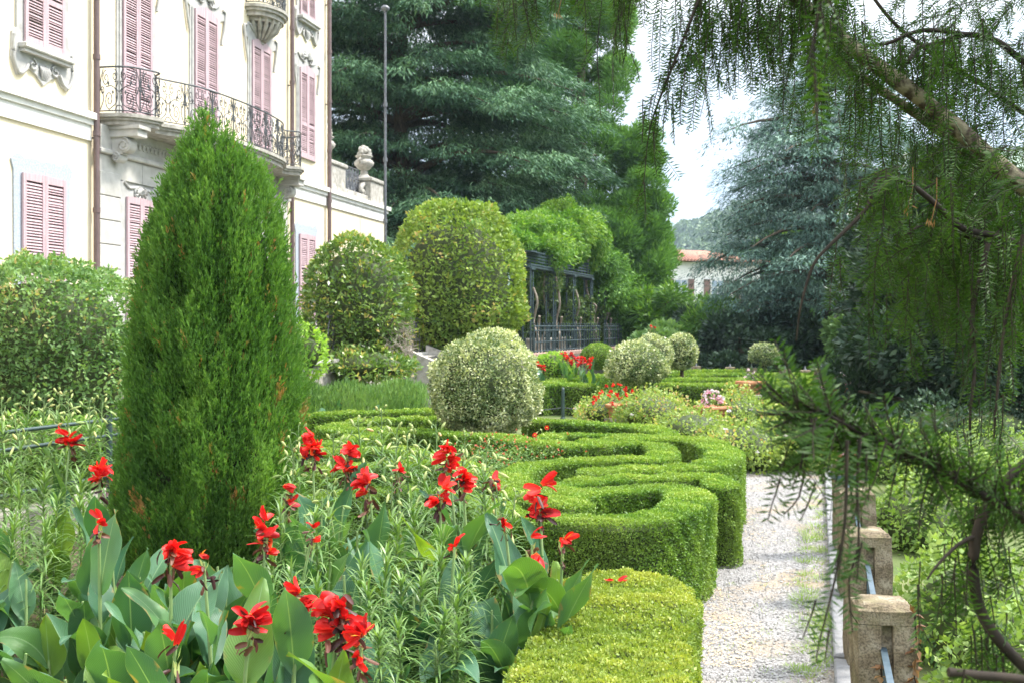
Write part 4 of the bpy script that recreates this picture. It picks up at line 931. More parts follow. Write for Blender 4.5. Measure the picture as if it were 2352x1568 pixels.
def cedar(label, x, d, ztop, z0, rad, mat, seed, needle, tiers, per, dens, trunk_r, z_first, lean=0.0, base=0.0, sprayw=.16, gap=0.0, az=None, droop=.35):
    r = np.random.default_rng(seed)
    b = P(x, 800, d); root = thing('cedar_tree', label, 'tree', (b[0], d, base))
    H = ztop - base; mbT = MB(); mbL = MB(); mbB = MB()
    tp = np.array([[lean * z / H + .2 * math.sin(z * .4), .2 * math.cos(z * .3), z] for z in np.linspace(0, H, 14)])
    mbT.tube(tp, np.linspace(trunk_r, .06, 14), 10)
    PP, DD, VV, SS = [], [], [], []
    for ti in range(tiers):
        f = ti / (tiers - 1); z = z_first - base + (H - 1.0 - z_first + base) * f
        L0 = np.interp(f, *rad)
        for k in range(per):
            if gap and r.uniform() < gap: continue
            a = ti * 2.4 + k * 2 * PI / per + r.normal(0, .22)
            if az is not None and math.cos(a - az[0]) < az[1] and r.uniform() < .8: continue
            L = L0 * r.uniform(.72, 1.12); zz = z + r.normal(0, .28)
            o = np.array([np.interp(zz, tp[:, 2], tp[:, 0]), 0, zz]); dr = np.array([math.cos(a), math.sin(a), 0])
            tip = o + dr * L + [0, 0, r.uniform(-.02, .10) * L - droop * L * .25]
            c = limb(o, tip, L * .10); mbB.tube(c, np.linspace(.035 + .022 * L, .02, len(c)), 5, caps=False)
            # flat drooping plates of foliage carried by side shoots
            npad = int(4 + L * 1.5)
            for q in range(npad):
                u = r.uniform(.22, 1.04) if q > 1 else 1.0; pc = np.array([np.interp(u, np.linspace(0, 1, len(c)), c[:, j]) for j in range(3)])
                side = np.array([-dr[1], dr[0], 0]); pc = pc + side * r.normal(0, .30) * L * (.35 + .3 * u) * (1 if q > 0 else .2) + [0, 0, r.normal(.05, .22)]
                ln = (.55 + .10 * L) * r.uniform(.7, 1.35); wd = ln * r.uniform(.55, .85); n = int(dens * ln * wd)
                if n < 4: continue
                rr = np.sqrt(r.uniform(0, 1, n)); th = r.uniform(0, 2 * PI, n); lx, ly = rr * np.cos(th), rr * np.sin(th)
                ra = a + r.normal(0, .5); ax = np.array([math.cos(ra), math.sin(ra), 0]); ay = np.array([-ax[1], ax[0], 0])
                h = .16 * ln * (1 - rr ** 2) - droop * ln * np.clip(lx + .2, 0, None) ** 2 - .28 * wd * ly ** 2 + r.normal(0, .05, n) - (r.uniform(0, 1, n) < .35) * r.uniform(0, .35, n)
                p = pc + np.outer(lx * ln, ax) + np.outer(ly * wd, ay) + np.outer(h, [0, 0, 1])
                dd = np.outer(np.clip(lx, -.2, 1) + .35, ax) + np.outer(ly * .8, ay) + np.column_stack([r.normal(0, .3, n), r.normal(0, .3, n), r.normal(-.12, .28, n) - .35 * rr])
                PP.append(p); DD.append(dd); VV.append(np.clip(.36 + .34 * (h / (.2 * ln + .1)) + .25 * rr * (r.uniform(0, 1, n)) + r.normal(0, .14, n) + r.normal(0, .07), 0, 1)); SS.append(needle * r.uniform(.6, 1.5, n))  # plate tops lighter, undersides darker: fall of light put into the needle tint
    p = np.vstack(PP); n = len(p); s = np.concatenate(SS)
    side = rnd_unit(n) * .5; side[:, 2] *= .4; side = side + np.cross(np.vstack(DD), [0, 0, 1.0])
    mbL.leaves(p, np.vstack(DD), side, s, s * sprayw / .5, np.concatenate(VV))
    mbT.build('trunk', M['bark'], root); mbB.build('limbs', M['bark'], root); mbL.build('crown', M[mat], root)
    return root, n

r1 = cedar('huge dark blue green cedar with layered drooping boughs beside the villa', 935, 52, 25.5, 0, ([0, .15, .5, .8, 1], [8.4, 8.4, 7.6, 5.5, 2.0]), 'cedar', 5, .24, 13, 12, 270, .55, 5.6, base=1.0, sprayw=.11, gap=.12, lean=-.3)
r2 = cedar('pale blue grey cedar with a dark trunk at the far right of the garden', 1905, 45, 14.0, 0, ([0, .12, .4, .72, 1], [5.3, 5.4, 4.3, 4.0, 1.4]), 'bluecedar', 8, .19, 11, 10, 250, .55, 3.1, sprayw=.11, gap=.08, droop=.55)
print('cedar leaves', r1[1], r2[1])

def clump_tree(name, label, x, d, zt, zb, prof, mat, seed, nclump, cr, leaf, per, trunk_r=.3, base=0.0, up=.8, aspect=.3, group=None, bmat='bark', xoff=0.0, cat='tree'):
    r = np.random.default_rng(seed); b = P(x, 800, d); root = thing(name, label, cat, (b[0], d, base), 0, group)
    PP, DD, VV = [], [], []; mbB = MB()
    for k in range(nclump):
        f = r.uniform(0, 1); z = zb - base + (zt - zb) * f; rad = np.interp(f, *prof) * (r.uniform(.25, 1) ** .5); a = r.uniform(0, 2 * PI)
        c = np.array([rad * math.cos(a) + xoff * f, rad * math.sin(a), z]); s = cr * r.uniform(.6, 1.35)
        n = int(per * s * s / (cr * cr)); u = nrm(r.normal(size=(n, 3)) + [0, 0, .25]); rr = r.uniform(.35, 1, n) ** .6
        p = c + u * rr[:, None] * s * [1, 1, .85]; PP.append(p); DD.append(u * .8 + [0, 0, up * .5] + r.normal(size=(n, 3)) * .35)
        VV.append(np.clip(.35 + .22 * u[:, 2] * rr + .2 * rr + r.normal(0, .16, n) + r.normal(0, .08) - .2, 0, 1))  # leaves darkened inside each clump, lighter above: shading put into the tint
        if k % 3 == 0: mbB.tube(limb(np.array([xoff * f, 0, max(.2, z - rad * .3)]), c, .1), [.10, .08, .07, .06, .05, .04, .03], 4, caps=False)
    p = np.vstack(PP); n = len(p); mb = MB(); L = leaf * r.uniform(.6, 1.5, n)
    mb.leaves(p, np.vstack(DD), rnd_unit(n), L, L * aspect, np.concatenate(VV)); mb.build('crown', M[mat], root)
    mb = MB(); mb.tube([[0, 0, 0], [xoff * .5, 0, (zt - base) * .5], [xoff, 0, zt - base - .5]], [trunk_r, trunk_r * .7, .05], 9); mb.build('trunk', M[bmat], root); mbB.build('limbs', M['bark'], root)
    return root
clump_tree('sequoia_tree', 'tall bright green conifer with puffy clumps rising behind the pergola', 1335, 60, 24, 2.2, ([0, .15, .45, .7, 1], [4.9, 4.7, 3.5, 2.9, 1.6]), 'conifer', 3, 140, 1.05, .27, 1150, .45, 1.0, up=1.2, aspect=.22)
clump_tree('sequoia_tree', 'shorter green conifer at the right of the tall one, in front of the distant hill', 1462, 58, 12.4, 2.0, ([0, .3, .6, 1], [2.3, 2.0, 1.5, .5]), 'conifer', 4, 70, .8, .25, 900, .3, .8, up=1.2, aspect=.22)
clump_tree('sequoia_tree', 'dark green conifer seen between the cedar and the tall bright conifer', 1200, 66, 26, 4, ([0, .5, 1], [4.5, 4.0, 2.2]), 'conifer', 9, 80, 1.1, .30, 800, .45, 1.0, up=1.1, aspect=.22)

# trees and shrubs under and behind
BG = 'bamboo thickets below the far house'
for x, d, zt, w, sd, lab in ((1520, 50, 3.6, 1.5, 11, 'light green bamboo thicket left below the white house'), (1600, 52, 3.2, 1.7, 12, 'bamboo thicket right below the window of the white house'), (1690, 50, 3.0, 1.7, 13, 'bamboo thicket behind the small lone variegated ball'), (1640, 44, 2.7, 1.5, 14, 'low dark bamboo clump behind the row of stone posts'), (1780, 49, 3.0, 1.8, 15, 'bamboo thicket in the shade left of the blue cedar trunk')):
    clump_tree('bamboo', lab, x, d, zt, .3, ([0, .5, 1], [w, w, w * .6]), 'bamboo', sd, 42, .62, .30, 260, .05, 0, up=-.3, aspect=.22, group=BG, cat='bamboo')
DG = 'dark evergreens under the blue cedar'
for x, d, zt, w, sd, lab in ((1700, 41.5, 2.3, 1.6, 21, 'dark evergreen shrub behind the row of stone posts'), (1830, 43, 2.6, 1.7, 22, 'dark evergreen shrub against the blue cedar trunk'), (1600, 47, 2.6, 1.4, 23, 'dark evergreen shrub beside the ball on the leaning stem')):
    clump_tree('evergreen_shrub', lab, x, d, zt, .2, ([0, .5, 1], [w, w, w * .5]), 'dark', sd, 34, .6, .22, 260, .08, 0, up=.2, aspect=.4, group=DG, cat='shrub')
clump_tree('holly_tree', 'broad very dark holly tree filling the right side behind the yew sprays', 2230, 23, 5.6, .3, ([0, .3, .7, 1], [2.5, 2.6, 2.2, 1.0]), 'dark', 31, 150, .62, .15, 420, .2, 0, up=.1, aspect=.45)
clump_tree('holly_tree', 'second dark evergreen tree beyond the right end of the garden', 2120, 36, 6.8, .3, ([0, .3, .7, 1], [2.4, 2.5, 2.2, 1.0]), 'dark', 32, 90, .8, .2, 380, .25, 0, up=.1, aspect=.45)
clump_tree('garden_bush', 'sunlit green bush beside the blue cedar trunk', 1975, 40, 2.6, .2, ([0, .5, 1], [1.5, 1.4, .7]), 'bush', 33, 40, .5, .2, 260, .06, 0, up=.2, aspect=.5, cat='shrub')
clump_tree('broadleaf_tree', 'sunlit yellow green tree behind the blue cedar above the hill foot', 1800, 85, 9.0, 1, ([0, .4, 1], [3.6, 4.2, 1.6]), 'wisteria', 35, 80, 1.1, .4, 300, .3, 0, up=.1, aspect=.6)
TL = 'trees closing the far end of the garden'
for x, d, zt, w, sd, lab in ((1900, 90, 5.5, 4.0, 41, 'pale far tree behind the blue cedar crown'), (2060, 70, 5.5, 4.0, 42, 'far tree at the right behind the dark holly'), (1385, 78, 6.0, 3.6, 43, 'far tree behind the pergola columns'), (1290, 72, 6.0, 4.2, 44, 'far tree seen between the pergola columns on the left'), (2330, 60, 9.0, 4.5, 45, 'far tree at the right edge behind the yew limb'), (2180, 66, 8.5, 4.2, 46, 'far tree behind the middle of the yew foliage')):
    clump_tree('broadleaf_tree', lab, x, d, zt, .4, ([0, .4, 1], [w, w, w * .5]), 'bamboo', sd, 64, 1.2, .5, 230, .3, 0, up=.1, aspect=.5, group=TL)

# white house with a red roof
hs = thing('far_house', 'distant white house with a red tiled roof behind the trees', 'house', (P(1600, 800, 78)[0], 82, 0), .42)
hw_z = P(0, 602, 78)[2]
mb = MB(); mb.box((0, 0, hw_z / 2), (8.0, 7, hw_z)); mb.build('wall', solid('white_render', (.72, .70, .66), (.80, .78, .74), 2, .9), hs)
mb = MB(); e = 4.5; v = [[-e, -4, hw_z + .05], [e, -4, hw_z + .05], [e, 4, hw_z + .05], [-e, 4, hw_z + .05], [-e + 3, 0, hw_z + 1.0], [e - 3, 0, hw_z + 1.0]]
mb.add(v, [[0, 1, 5, 4], [2, 3, 4, 5]]); mb.add(v, [[1, 2, 5], [3, 0, 4]]); mb.add(v, [[3, 2, 1, 0]])
for t in np.linspace(0, 1, 34):
    mb.tube([[-e + 2 * e * t, -4.02, hw_z + .09], [(-e + 3) + (2 * e - 6) * t, 0, hw_z + 1.06]], .07, 4)
mb.build('roof', M['rooftile'], hs)
for wx in (-2.9, .2, 2.8):
    mb = MB(); mb.box((wx, -3.52, hw_z - 2.0), (1.2, .1, 1.6)); w = mb.build('window', M['whitetrim'], hs)
    mb = MB(); mb.box((wx, -3.585, hw_z - 2.0), (.95, .02, 1.35)); mb.build('pane', solid('blue_glass', (.30, .36, .44), rough=.1), w)
    mb = MB(); mb.box((wx, -3.60, hw_z - 2.0), (.05, .02, 1.35)); mb.box((wx, -3.60, hw_z - 1.8), (.95, .02, .05)); mb.build('frame', M['whitetrim'], w)
    for sg in (-1, 1): m = MB(); m.box((wx + sg * .86, -3.56, hw_z - 2.0), (.52, .05, 1.55), bev=.01); m.build('shutter', solid('brown_shutter', (.16, .10, .085), (.22, .14, .12), 5), w)

# ================================================================== PERGOLA
pa = np.array([.55, 38.0]); pb = np.array([3.25, 46.4]); pd = (pb - pa) / np.linalg.norm(pb - pa); pr = math.atan2(pd[0], pd[1])
pg = thing('pergola', 'dark green iron pergola with lattice columns and a railed cornice', 'pergola', (pa[0], pa[1], 1.36), -pr)
LP = np.linalg.norm(pb - pa)
def column(mb, x, y, h, s=.28):
    for dx in (-1, 1):
        for dy in (-1, 1): mb.tube([[x + dx * s / 2, y + dy * s / 2, 0], [x + dx * s / 2, y + dy * s / 2, h]], .036, 5)
    for z in np.arange(.1, h, .62):
        for dx, dy, ex, ey in ((-1, -1, 1, -1), (1, -1, 1, 1), (1, 1, -1, 1), (-1, 1, -1, -1)):
            mb.tube([[x + dx * s / 2, y + dy * s / 2, z], [x + ex * s / 2, y + ey * s / 2, z]], .014, 4)
    mb.box((x, y, h), (s + .16, s + .16, .06)); mb.box((x, y, .03), (s + .14, s + .14, .06))
for x, y in ((0, 0), (0, 2.95), (0, 5.9), (0, LP), (0, LP + 2.6), (0, LP + 4.6), (-3.2, 0), (-3.2, 4.4), (-3.2, LP), (-3.2, LP + 4)):
    mb = MB(); column(mb, x, y, 2.95); mb.build('column', M['pergola'], pg)
mb = MB()
for z in (3.02, 3.10, 3.25, 3.36, 3.47): mb.box((0, LP / 2, z), (.06 if z > 3.12 else .36, LP + .5, .055))
mb.box((-1.6, -.25, 3.02), (3.5, .3, .06)); mb.box((-1.6, -.25, 3.47), (3.5, .05, .04)); mb.box((-1.6, -.25, 3.25), (3.5, .04, .03))
for y in np.arange(-.25, LP + .3, .55): mb.box((0, y, 3.24), (.03, .03, .46))
for x in np.arange(-3.3, .1, .3): mb.box((x, -.25, 3.24), (.03, .03, .46))
mb.build('cornice', M['pergola'], pg)
mb = MB()
for y in np.arange(.4, LP, 1.1): mb.box((-1.6, y, 3.56), (3.6, .06, .10))
mb.add([[-3.4, -.4, 3.62], [.25, -.4, 3.52], [.25, 1.2, 3.52], [-3.4, 1.2, 3.62], [-3.4, -.4, 3.80], [.25, -.4, 3.56], [.25, 1.2, 3.56], [-3.4, 1.2, 3.80]], [[0, 3, 2, 1], [4, 5, 6, 7], [0, 1, 5, 4], [1, 2, 6, 5], [2, 3, 7, 6], [3, 0, 4, 7]])
mb.build('roof_slats', M['pergola'], pg)
def court_rail(lab, y0, y1):
    t = thing('court_railing', lab, 'railing', (pa[0] + .1, pa[1], 1.36), -pr, 'iron railings of the pergola court')
    mb = MB(); xo = .55
    for z in (.12, .42, .80, .95): mb.tube([[xo, y0, z], [xo, y1, z]], .020, 4)
    mb.build('rails', M['pergola'], t)
    mb = MB()
    for y in np.arange(y0, y1 + .01, .38): mb.tube([[xo, y, 0], [xo, y, 1.0]], .024, 4); mb.lathe([(.01, 1.0), (.035, 1.03), (.01, 1.07)], 6, (xo, y, 0))
    mb.build('uprights', M['pergola'], t)
court_rail('long grid of dark iron railing in front of the pergola columns', -1.4, 8.3)
court_rail('short iron railing section right of the gap before the pergola', 9.0, 12.6)
mb = MB(); mb.box((.50, 5.2, -.06), (.36, 15, .16), bev=.02); o = mb.build('court_coping', solid('pale_brick', (.22, .13, .10), (.33, .24, .20), 6, .9, .3)); o.location = (pa[0] + .1, pa[1], 1.40); o.rotation_euler = (0, 0, -pr); tag(o, kind='structure')
# stone benches on the court
for k, y in enumerate((3.4, 5.4, 7.9)):
    c = pa + pd * y + np.array([-.75, .1]); t = thing('stone_bench', 'small stone bench behind the court railing, %s' % ('nearest of three', 'middle of three', 'farthest of three')[k], 'bench', (*c, 1.36), -pr, 'stone benches under the pergola')
    m = MB(); m.box((0, 0, .45), (.42, 1.1, .09), bev=.015); m.build('seat', M['weathered'], t)
    for sg in (-1, 1): m = MB(); m.box((0, sg * .38, .2), (.34, .13, .4), bev=.015); m.build('leg', M['weathered'], t)

def in_pergola(x, y, z): q = pa + pd * y + np.array([pd[1], -pd[0]]) * x; return np.array([q[0], q[1], 1.36 + z])
# wisteria heaped on the roof
def heap(name, label, cs, mat, n, leaf, cat='climber', aspect=.5, hang=.5, stems=None, group=None):
    cs = np.array([np.concatenate([in_pergola(*c[:3]), c[3:]]) for c in cs]); b = np.array([cs[0][0], cs[0][1], 0]); root = thing(name, label, cat, tuple(b), 0, group)
    w = cs[:, 3] * cs[:, 4]; i = R.choice(len(cs), n, p=w / w.sum()); u = nrm(R.normal(size=(n, 3)) + [0, 0, .35]); rr = R.uniform(.3, 1, n) ** .5
    p = cs[i, :3] + u * rr[:, None] * cs[i][:, [3, 3, 4]]; cl = lump(p, 1.6, 15); p = p + u * (.22 * cl + .10 * lump(p, 4.5, 16))[:, None]
    d = nrm(u * .7 + rnd_unit(n) * .7 + [0, 0, -hang]); L = leaf * R.uniform(.6, 1.4, n)
    mb = MB(); mb.leaves(p - b, d, rnd_unit(n), L, L * aspect, np.clip(.45 + .16 * cl + .12 * u[:, 2] + R.normal(0, .2, n), 0, 1)); mb.build('leaves', M[mat], root)
    mb = MB()
    for st in stems or []:
        mb.tube(np.array([in_pergola(*q) for q in spline(st, .25)]) - b, .045, 5)
    if stems: mb.build('stems', solid('grey_vine_stem', (.16, .13, .10), (.28, .24, .19), 8, .9), root)
    return root
heap('wisteria', 'thick light green wisteria heaped on the pergola roof', [(-.3, 3.0, 3.75, 1.0, .55), (-.9, 1.4, 4.0, .9, .5), (-1.5, .4, 4.3, 1.0, .5), (-.7, 5.0, 4.5, 1.2, .8), (-.9, 6.8, 4.9, 1.5, 1.0), (-.7, 8.2, 5.1, 1.4, 1.1), (-.4, 9.3, 4.6, 1.1, .9), (-1.2, 4.0, 4.6, 1.2, .6), (.0, 3.9, 3.55, .55, .40), (-1.6, 8.4, 5.0, 1.4, .6), (-.1, 6.4, 3.75, .7, .5)], 'wisteria', 60000, .15, hang=.45, aspect=.36, stems=[[(.1, LP + .3, 0), (.2, LP + .2, 1.4), (-.1, LP + .1, 2.6), (0, LP, 3.8)], [(-.5, 2.9, 0), (-.2, 3.2, 1.2), (-.3, 3.0, 2.4), (0, 3, 3.5)]])
heap('wisteria', 'dark green leafy wisteria curtain hanging at the far end of the pergola', [(-.2, 10.6, 3.8, 1.1, 1.0), (-.2, 11.8, 3.6, 1.3, 1.2), (.1, 11.4, 2.6, .9, 1.0), (.3, 12.6, 1.6, .9, 1.0), (.1, 13.6, 2.6, 1.2, 1.5), (.3, 14.2, 1.2, 1.0, 1.0)], 'conifer', 20000, .16, hang=.45, aspect=.45, stems=[[(.1, 12.4, 0), (.2, 12.2, 1.2), (.0, 12, 2.6)], [(.5, 12.8, 0), (.4, 12.6, 1.4)]])
VGp = 'climbers on the pergola columns'
for k, (x, y, hs_, lab) in enumerate(((.05, 0, [.9, 1.4, 2.3], 'thin climber straggling up the nearest pergola column'), (.05, 2.95, [1.9, 2.4, 2.8, 1.2], 'leafy climber with bare twisted stem on the second pergola column'), (.05, 5.9, [.4, .9, 1.4, 1.9, 2.4], 'dense pale climber wrapping the third pergola column'), (.05, LP, [.5, .9, 1.4, 1.9], 'climber covering the lower part of the fourth pergola column'), (.05, LP + 2.6, [1.0, 1.5, .6], 'sparse climber on the pergola column near the railing gap'))):
    heap('climber', lab, [(x - .12 + R.normal(0, .06), y + R.normal(0, .1), z, .22, .34) for z in hs_], 'vine', 260 * len(hs_), .12, hang=.3, aspect=.6, group=VGp, stems=[[(x + .25, y + .1, 0), (x + .35, y - .1, .6), (x + .1, y + .2, 1.1), (x + .3, y, 1.8), (x + .15, y, max(hs_))], [(x + .3, y - .1, 0), (x + .2, y + .35, .7), (x + .35, y + .1, 1.3)]])
# greenery inside the pergola; dark leaf colour stands in for its shade
for x, y, d, lab in ((-2.6, 3, 1.0, 'dark leafy bush in the shade inside the pergola on the left'), (-2.8, 7.5, 1.0, 'dark leafy bush in the shade inside the pergola in the middle'), (-2.4, 12, 1.0, 'dark leafy bush in the shade inside the pergola on the right')):
    heap('shade_bush', lab, [(x, y, .8, 1.2, .9), (x + .3, y + 1.5, .9, 1.0, .9), (x - .4, y - 1.2, 1.0, 1.0, 1.0)], 'dark', 5000, .18, cat='shrub', group='bushes inside the pergola')

# ================================================================== POTS, BOLLARD, POSTS
def flower_plant(label, p, w, h, n, mat, cat='flowers', group=None, leafmat_='vine', hue=(0, 1), name='flowering_plant'):
    t = thing(name, label, cat, tuple(p), 0, group); u = nrm(R.normal(size=(n * 3, 3)) * [1, 1, .8] + [0, 0, .5]); q = u * [w, w, h] * R.uniform(.3, 1, (n * 3, 1)) ** .5; q[:, 2] = np.abs(q[:, 2]) * .9
    mb = MB(); m = n * 3; mb.leaves(q * .92, nrm(u + rnd_unit(m) * .8), rnd_unit(m), .085, .05, R.uniform(0, 1, m)); mb.build('leaves', M[leafmat_], t)
    mb = MB(); u = nrm(R.normal(size=(n, 3)) * [1, 1, .8] + [0, -.3, .6]); q = u * [w, w, h]; q[:, 2] = np.abs(q[:, 2])
    for c, uu in zip(q, u):
        k = 6; v = R.uniform(*hue); mb.leaves(np.tile(c, (k, 1)) , nrm(rnd_unit(k) + uu * .6), rnd_unit(k), R.uniform(.045, .075, k), .05, np.clip(v + R.normal(0, .12, k), 0, 1))
    mb.build('blossoms', M[mat], t); return t
PG = 'terracotta planters'
def planter(label, x, y, d, w, square, group=PG, rot=.5, support=True, h=None):
    p = P(x, y, d); h = h or w * .62; z0 = p[2] - h
    t = thing('terracotta_planter', label, 'planter', (p[0], d, z0), rot, group)
    mb = MB(); r = w / 2
    mb.lathe([(r * .62, 0), (r * .64, h * .1), (r * .72, h * .5), (r * .82, h * .72)], 20, sq=square); mb.build('pot', M['terracotta'], t)
    mb = MB(); mb.lathe([(r * .84, h * .70), (r * .95, h * .76), (r, h * .80), (r, h * .96), (r * .94, h), (r * .86, h), (r * .84, h * .93)], 20, sq=square); mb.build('rim', M['terracotta'], t)
    if not square or True: mb = MB(); mb.lathe([(r * .72, h * .36), (r * .79, h * .39), (r * .79, h * .45), (r * .73, h * .48)], 20, sq=square); mb.build('band', M['terracotta'], t)
    if support and z0 > .12:
        s = thing('planter_plinth', 'stone plinth under ' + label, 'plinth', (p[0], d, 0), rot, 'stone plinths under planters')
        m = MB(); m.box((0, 0, (z0 - .08) / 2), (w * .62, w * .62, z0 - .08), bev=.02); m.build('block', M['weathered'], s)
        m = MB(); m.box((0, 0, z0 - .04), (w * .78, w * .78, .079), bev=.015); m.build('slab', M['weathered'], s)
    return np.array([p[0], d, p[2]])
q = planter('square terracotta planter with pink flowers above the rose bushes', 1637, 931, 19.9, .50, True, h=.22)
flower_plant('pink and white begonias spilling over the square terracotta planter', q, .21, .28, 26, 'petalpink')
q = planter('terracotta planter with one white flower at the end of the far hedges', 1722, 874, 26, .52, True)
flower_plant('few white flowers in the far planter beside the far hedges', q, .16, .26, 5, 'petalpink', hue=(0, .2))
q = planter('round terracotta pot by the stone post with pink and white flowers', 1922, 890, 24.5, .50, False)
flower_plant('bushy pink and white begonias in the round pot by the far stone post', q, .30, .34, 42, 'petalpink')
q = planter('terracotta pot full of red flowers behind the rose bush', 1415, 927, 22.6, .46, False)
flower_plant('red salvia bush in the terracotta pot beside the variegated dome', q, .46, .40, 34, 'petalred', hue=(.2, .6), leafmat_='bush')

bt = G(1293, 962); bo = thing('chain_bollard', 'thin black metal bollard carrying a sagging chain behind the parterre', 'bollard', (bt[0], bt[1], 0))
mb = MB(); mb.tube([[0, 0, 0], [0, 0, .74]], .045, 10); mb.lathe([(.045, .74), (.035, .78), (.0, .80)], 10); mb.lathe([(.07, 0), (.07, .03), (.05, .06)], 10); mb.build('pole', M['darkbar'], bo)
for sg in (-1, 1):
    mb = MB(); t = np.linspace(0, 1, 40)
    for k in range(39):
        c = np.array([sg * 1.5 * t[k], -.1 * t[k], .30 - .35 * t[k] * (1 - t[k]) * 1.2 + .12 * t[k]]); mb.box(c, (.045, .012 if k % 2 else .03, .03 if k % 2 else .012))
    mb.build('chain', M['greymetal'], bo)

# ---- wall of stone posts with iron bars along the path
def post(label, X, Y, group, w=.27, h=.94, near=True, rot=-math.atan(.28) * .55):
    t = thing('stone_post', label, 'post', (X, Y, .02), rot, group)
    mb = MB(); hw = w / 2; g = .028
    if near:
        # four corner stiles leave a slot on the front and back faces
        prof = [(-hw, -hw), (-g, -hw), (-g, -hw + .035), (g, -hw + .035), (g, -hw), (hw, -hw), (hw, hw), (g, hw), (g, hw - .035), (-g, hw - .035), (-g, hw), (-hw, hw)]
        zs = np.linspace(0, h - .10, 15); pr = np.array(prof); ring = []
        for z in zs:
            q3 = np.column_stack([pr, np.full(len(pr), z)]); ring.append(q3 + np.column_stack([nrm(pr) * (lump(q3, 19, 5) * .0045)[:, None], np.zeros(len(pr))]))
        ring = np.array(ring); ring = np.concatenate([ring, ring[:, :1]], 1); mb.grid(ring[:, ::-1], smooth=False)
        mb.box((0, 0, h - .066), (w - .001, w - .001, .072), bev=.004)
        # chipped, slightly domed top
        N_ = 18; gx = np.linspace(-hw, hw, N_); X_, Y_ = np.meshgrid(gx, gx); e = np.minimum(hw - np.abs(X_), hw - np.abs(Y_)); lp = lump(np.stack([X_, Y_], -1), 26, int(Y * 10))
        Z_ = np.where(e < 1e-6, h - .036, h - .031 + .024 * np.clip((e + .008 * lp) / .028, 0, 1) + lp * .0022)
        mb.grid(np.stack([X_ * .985, Y_ * .985, Z_], -1), smooth=False)
    else:
        mb.box((0, 0, h / 2), (w, w, h), bev=.02)
    mb.build('shaft', M['post'], t)
    return t
PGp = 'stone posts along the path'
PY = [(1.83, 5.38, 'nearest stone post, with dried brown ivy and a sunlit top'), (2.36, 7.24, 'stone post second from the camera, its pale top sunlit'), (2.86, 9.05, 'stone post third from the camera, just before the planter post'), (3.38, 10.95, 'stone post carrying the terracotta planter, strapped with an iron band')]
for x, y, l in PY: post(l, x, y, PGp)
mb = MB(); mb.box((3.38, 10.95 - .137, .80), (.31, .02, .05)); mb.box((3.38 - .145, 10.95, .80), (.02, .30, .05)); mb.box((3.38 + .145, 10.95, .80), (.02, .30, .05)); 
bd = mb.build('iron_band', M['bluebar']); tag(bd, 'dark iron band clamped round the planter post', 'band')
q = planter('tall square terracotta planter on top of the fourth stone post', *[CX + F * 3.38 / 10.95, 1034], 10.95, .235, True, support=False, rot=-.2, h=.275)
flower_plant('pink begonias in the planter on the stone post behind the yew spray', q, .16, .30, 20, 'petalpink')
# bars: one per gap, sprung from slot to slot
full = [(1.30, 3.5)] + [(a, b) for a, b, _ in PY] + [(3.9, 12.9)]
for k in range(len(full) - 1):
    a, b = np.array(full[k]), np.array(full[k + 1]); d_ = nrm(b - a); a2, b2 = a + d_ * .10, b - d_ * .10
    t = thing('iron_bar', ['blue grey iron bar running out of the nearest post towards the camera', 'blue grey iron bar between the nearest and second stone posts', 'blue grey iron bar between the second and third stone posts', 'blue grey iron bar between the third post and the planter post', 'blue grey iron bar beyond the planter post'][k], 'rail', (*((a + b) / 2), 0), 0, 'iron bars between the stone posts'); m0 = (a + b) / 2
    for z, nm, s in ((.74, 'top_bar', .030), (.42, 'lower_bar', .02)):
        mb = MB(); L = np.linalg.norm(b2 - a2); mb.box((0, 0, z), (s, L, .014 if z > .5 else .012), rot=-math.atan2(d_[0], d_[1])); mb.build(nm, M['bluebar'], t)
    mb = MB()
    for s_ in np.linspace(-.5, .5, 9): c = d_ * s_ * np.linalg.norm(b2 - a2) * .96; mb.tube([[c[0], c[1], .10], [c[0], c[1], .735]], .006, 4)
    mb.build('wires', M['bluebar'], t)
# dried ivy on the nearest post
iv = thing('dried_ivy', 'dried brown ivy runner with curled leaves on the nearest stone post', 'dried ivy', (1.83, 5.38, .02))
mb = MB(); mb2 = MB()
for path in ([(.105, .90), (.11, .74), (.10, .62), (.115, .5), (.09, .30)], [(-.06, .66), (-.05, .5), (-.045, .36), (-.07, .2)]):
    q = spline([(x, -.155, z) for x, z in path], .03); mb.tube(q, .004, 4, caps=False)
    for c in q[::2]:
        n = 3; mb2.leaves(np.tile(c, (n, 1)), nrm(R.normal(size=(n, 3)) * [1, .35, .7] + [0, -.5, -.5]), rnd_unit(n), R.uniform(.035, .065, n), .035, R.uniform(0, 1, n), fold=.25)
mb.build('runner', M['twig'], iv); mb2.build('leaves', M['straw'], iv)
# far row of stone posts with finials
FP = 'far row of stone posts'
for k, (x, yt, d, lab) in enumerate(((1885, 850, 26.5, 'large stone post left of the round pot with begonias'), (1849, 853, 33.0, 'far stone post second from the large one, with a tiny finial'), (1803, 851, 34.5, 'far stone post behind the yew tip, third from the large one'), (1727, 848, 36.0, 'far stone post behind the lone variegated ball'), (1677, 846, 38.0, 'far stone post in the middle of the far hedge row'), (1599, 844, 39.5, 'leftmost far stone post beside the ball on a stem'))):
    p = P(x, yt - 4, d); t = post(lab, p[0], d, FP, .34 if k else .30, p[2] - .02, False)
    mb = MB(); mb.lathe([(.05, p[2] - .02), (.05, p[2] + .01), (.02, p[2] + .03), (.025, p[2] + .07), (.005, p[2] + .10)], 8); mb.build('finial', M['greymetal'], t)
ff = thing('wire_fence', 'thin dark wire fence between the far stone posts on the right', 'fence', (P(1885, 0, 26.5)[0], 26.5, 0))
mb = MB(); o = np.array([P(1885, 0, 26.5)[0], 26.5, 0])
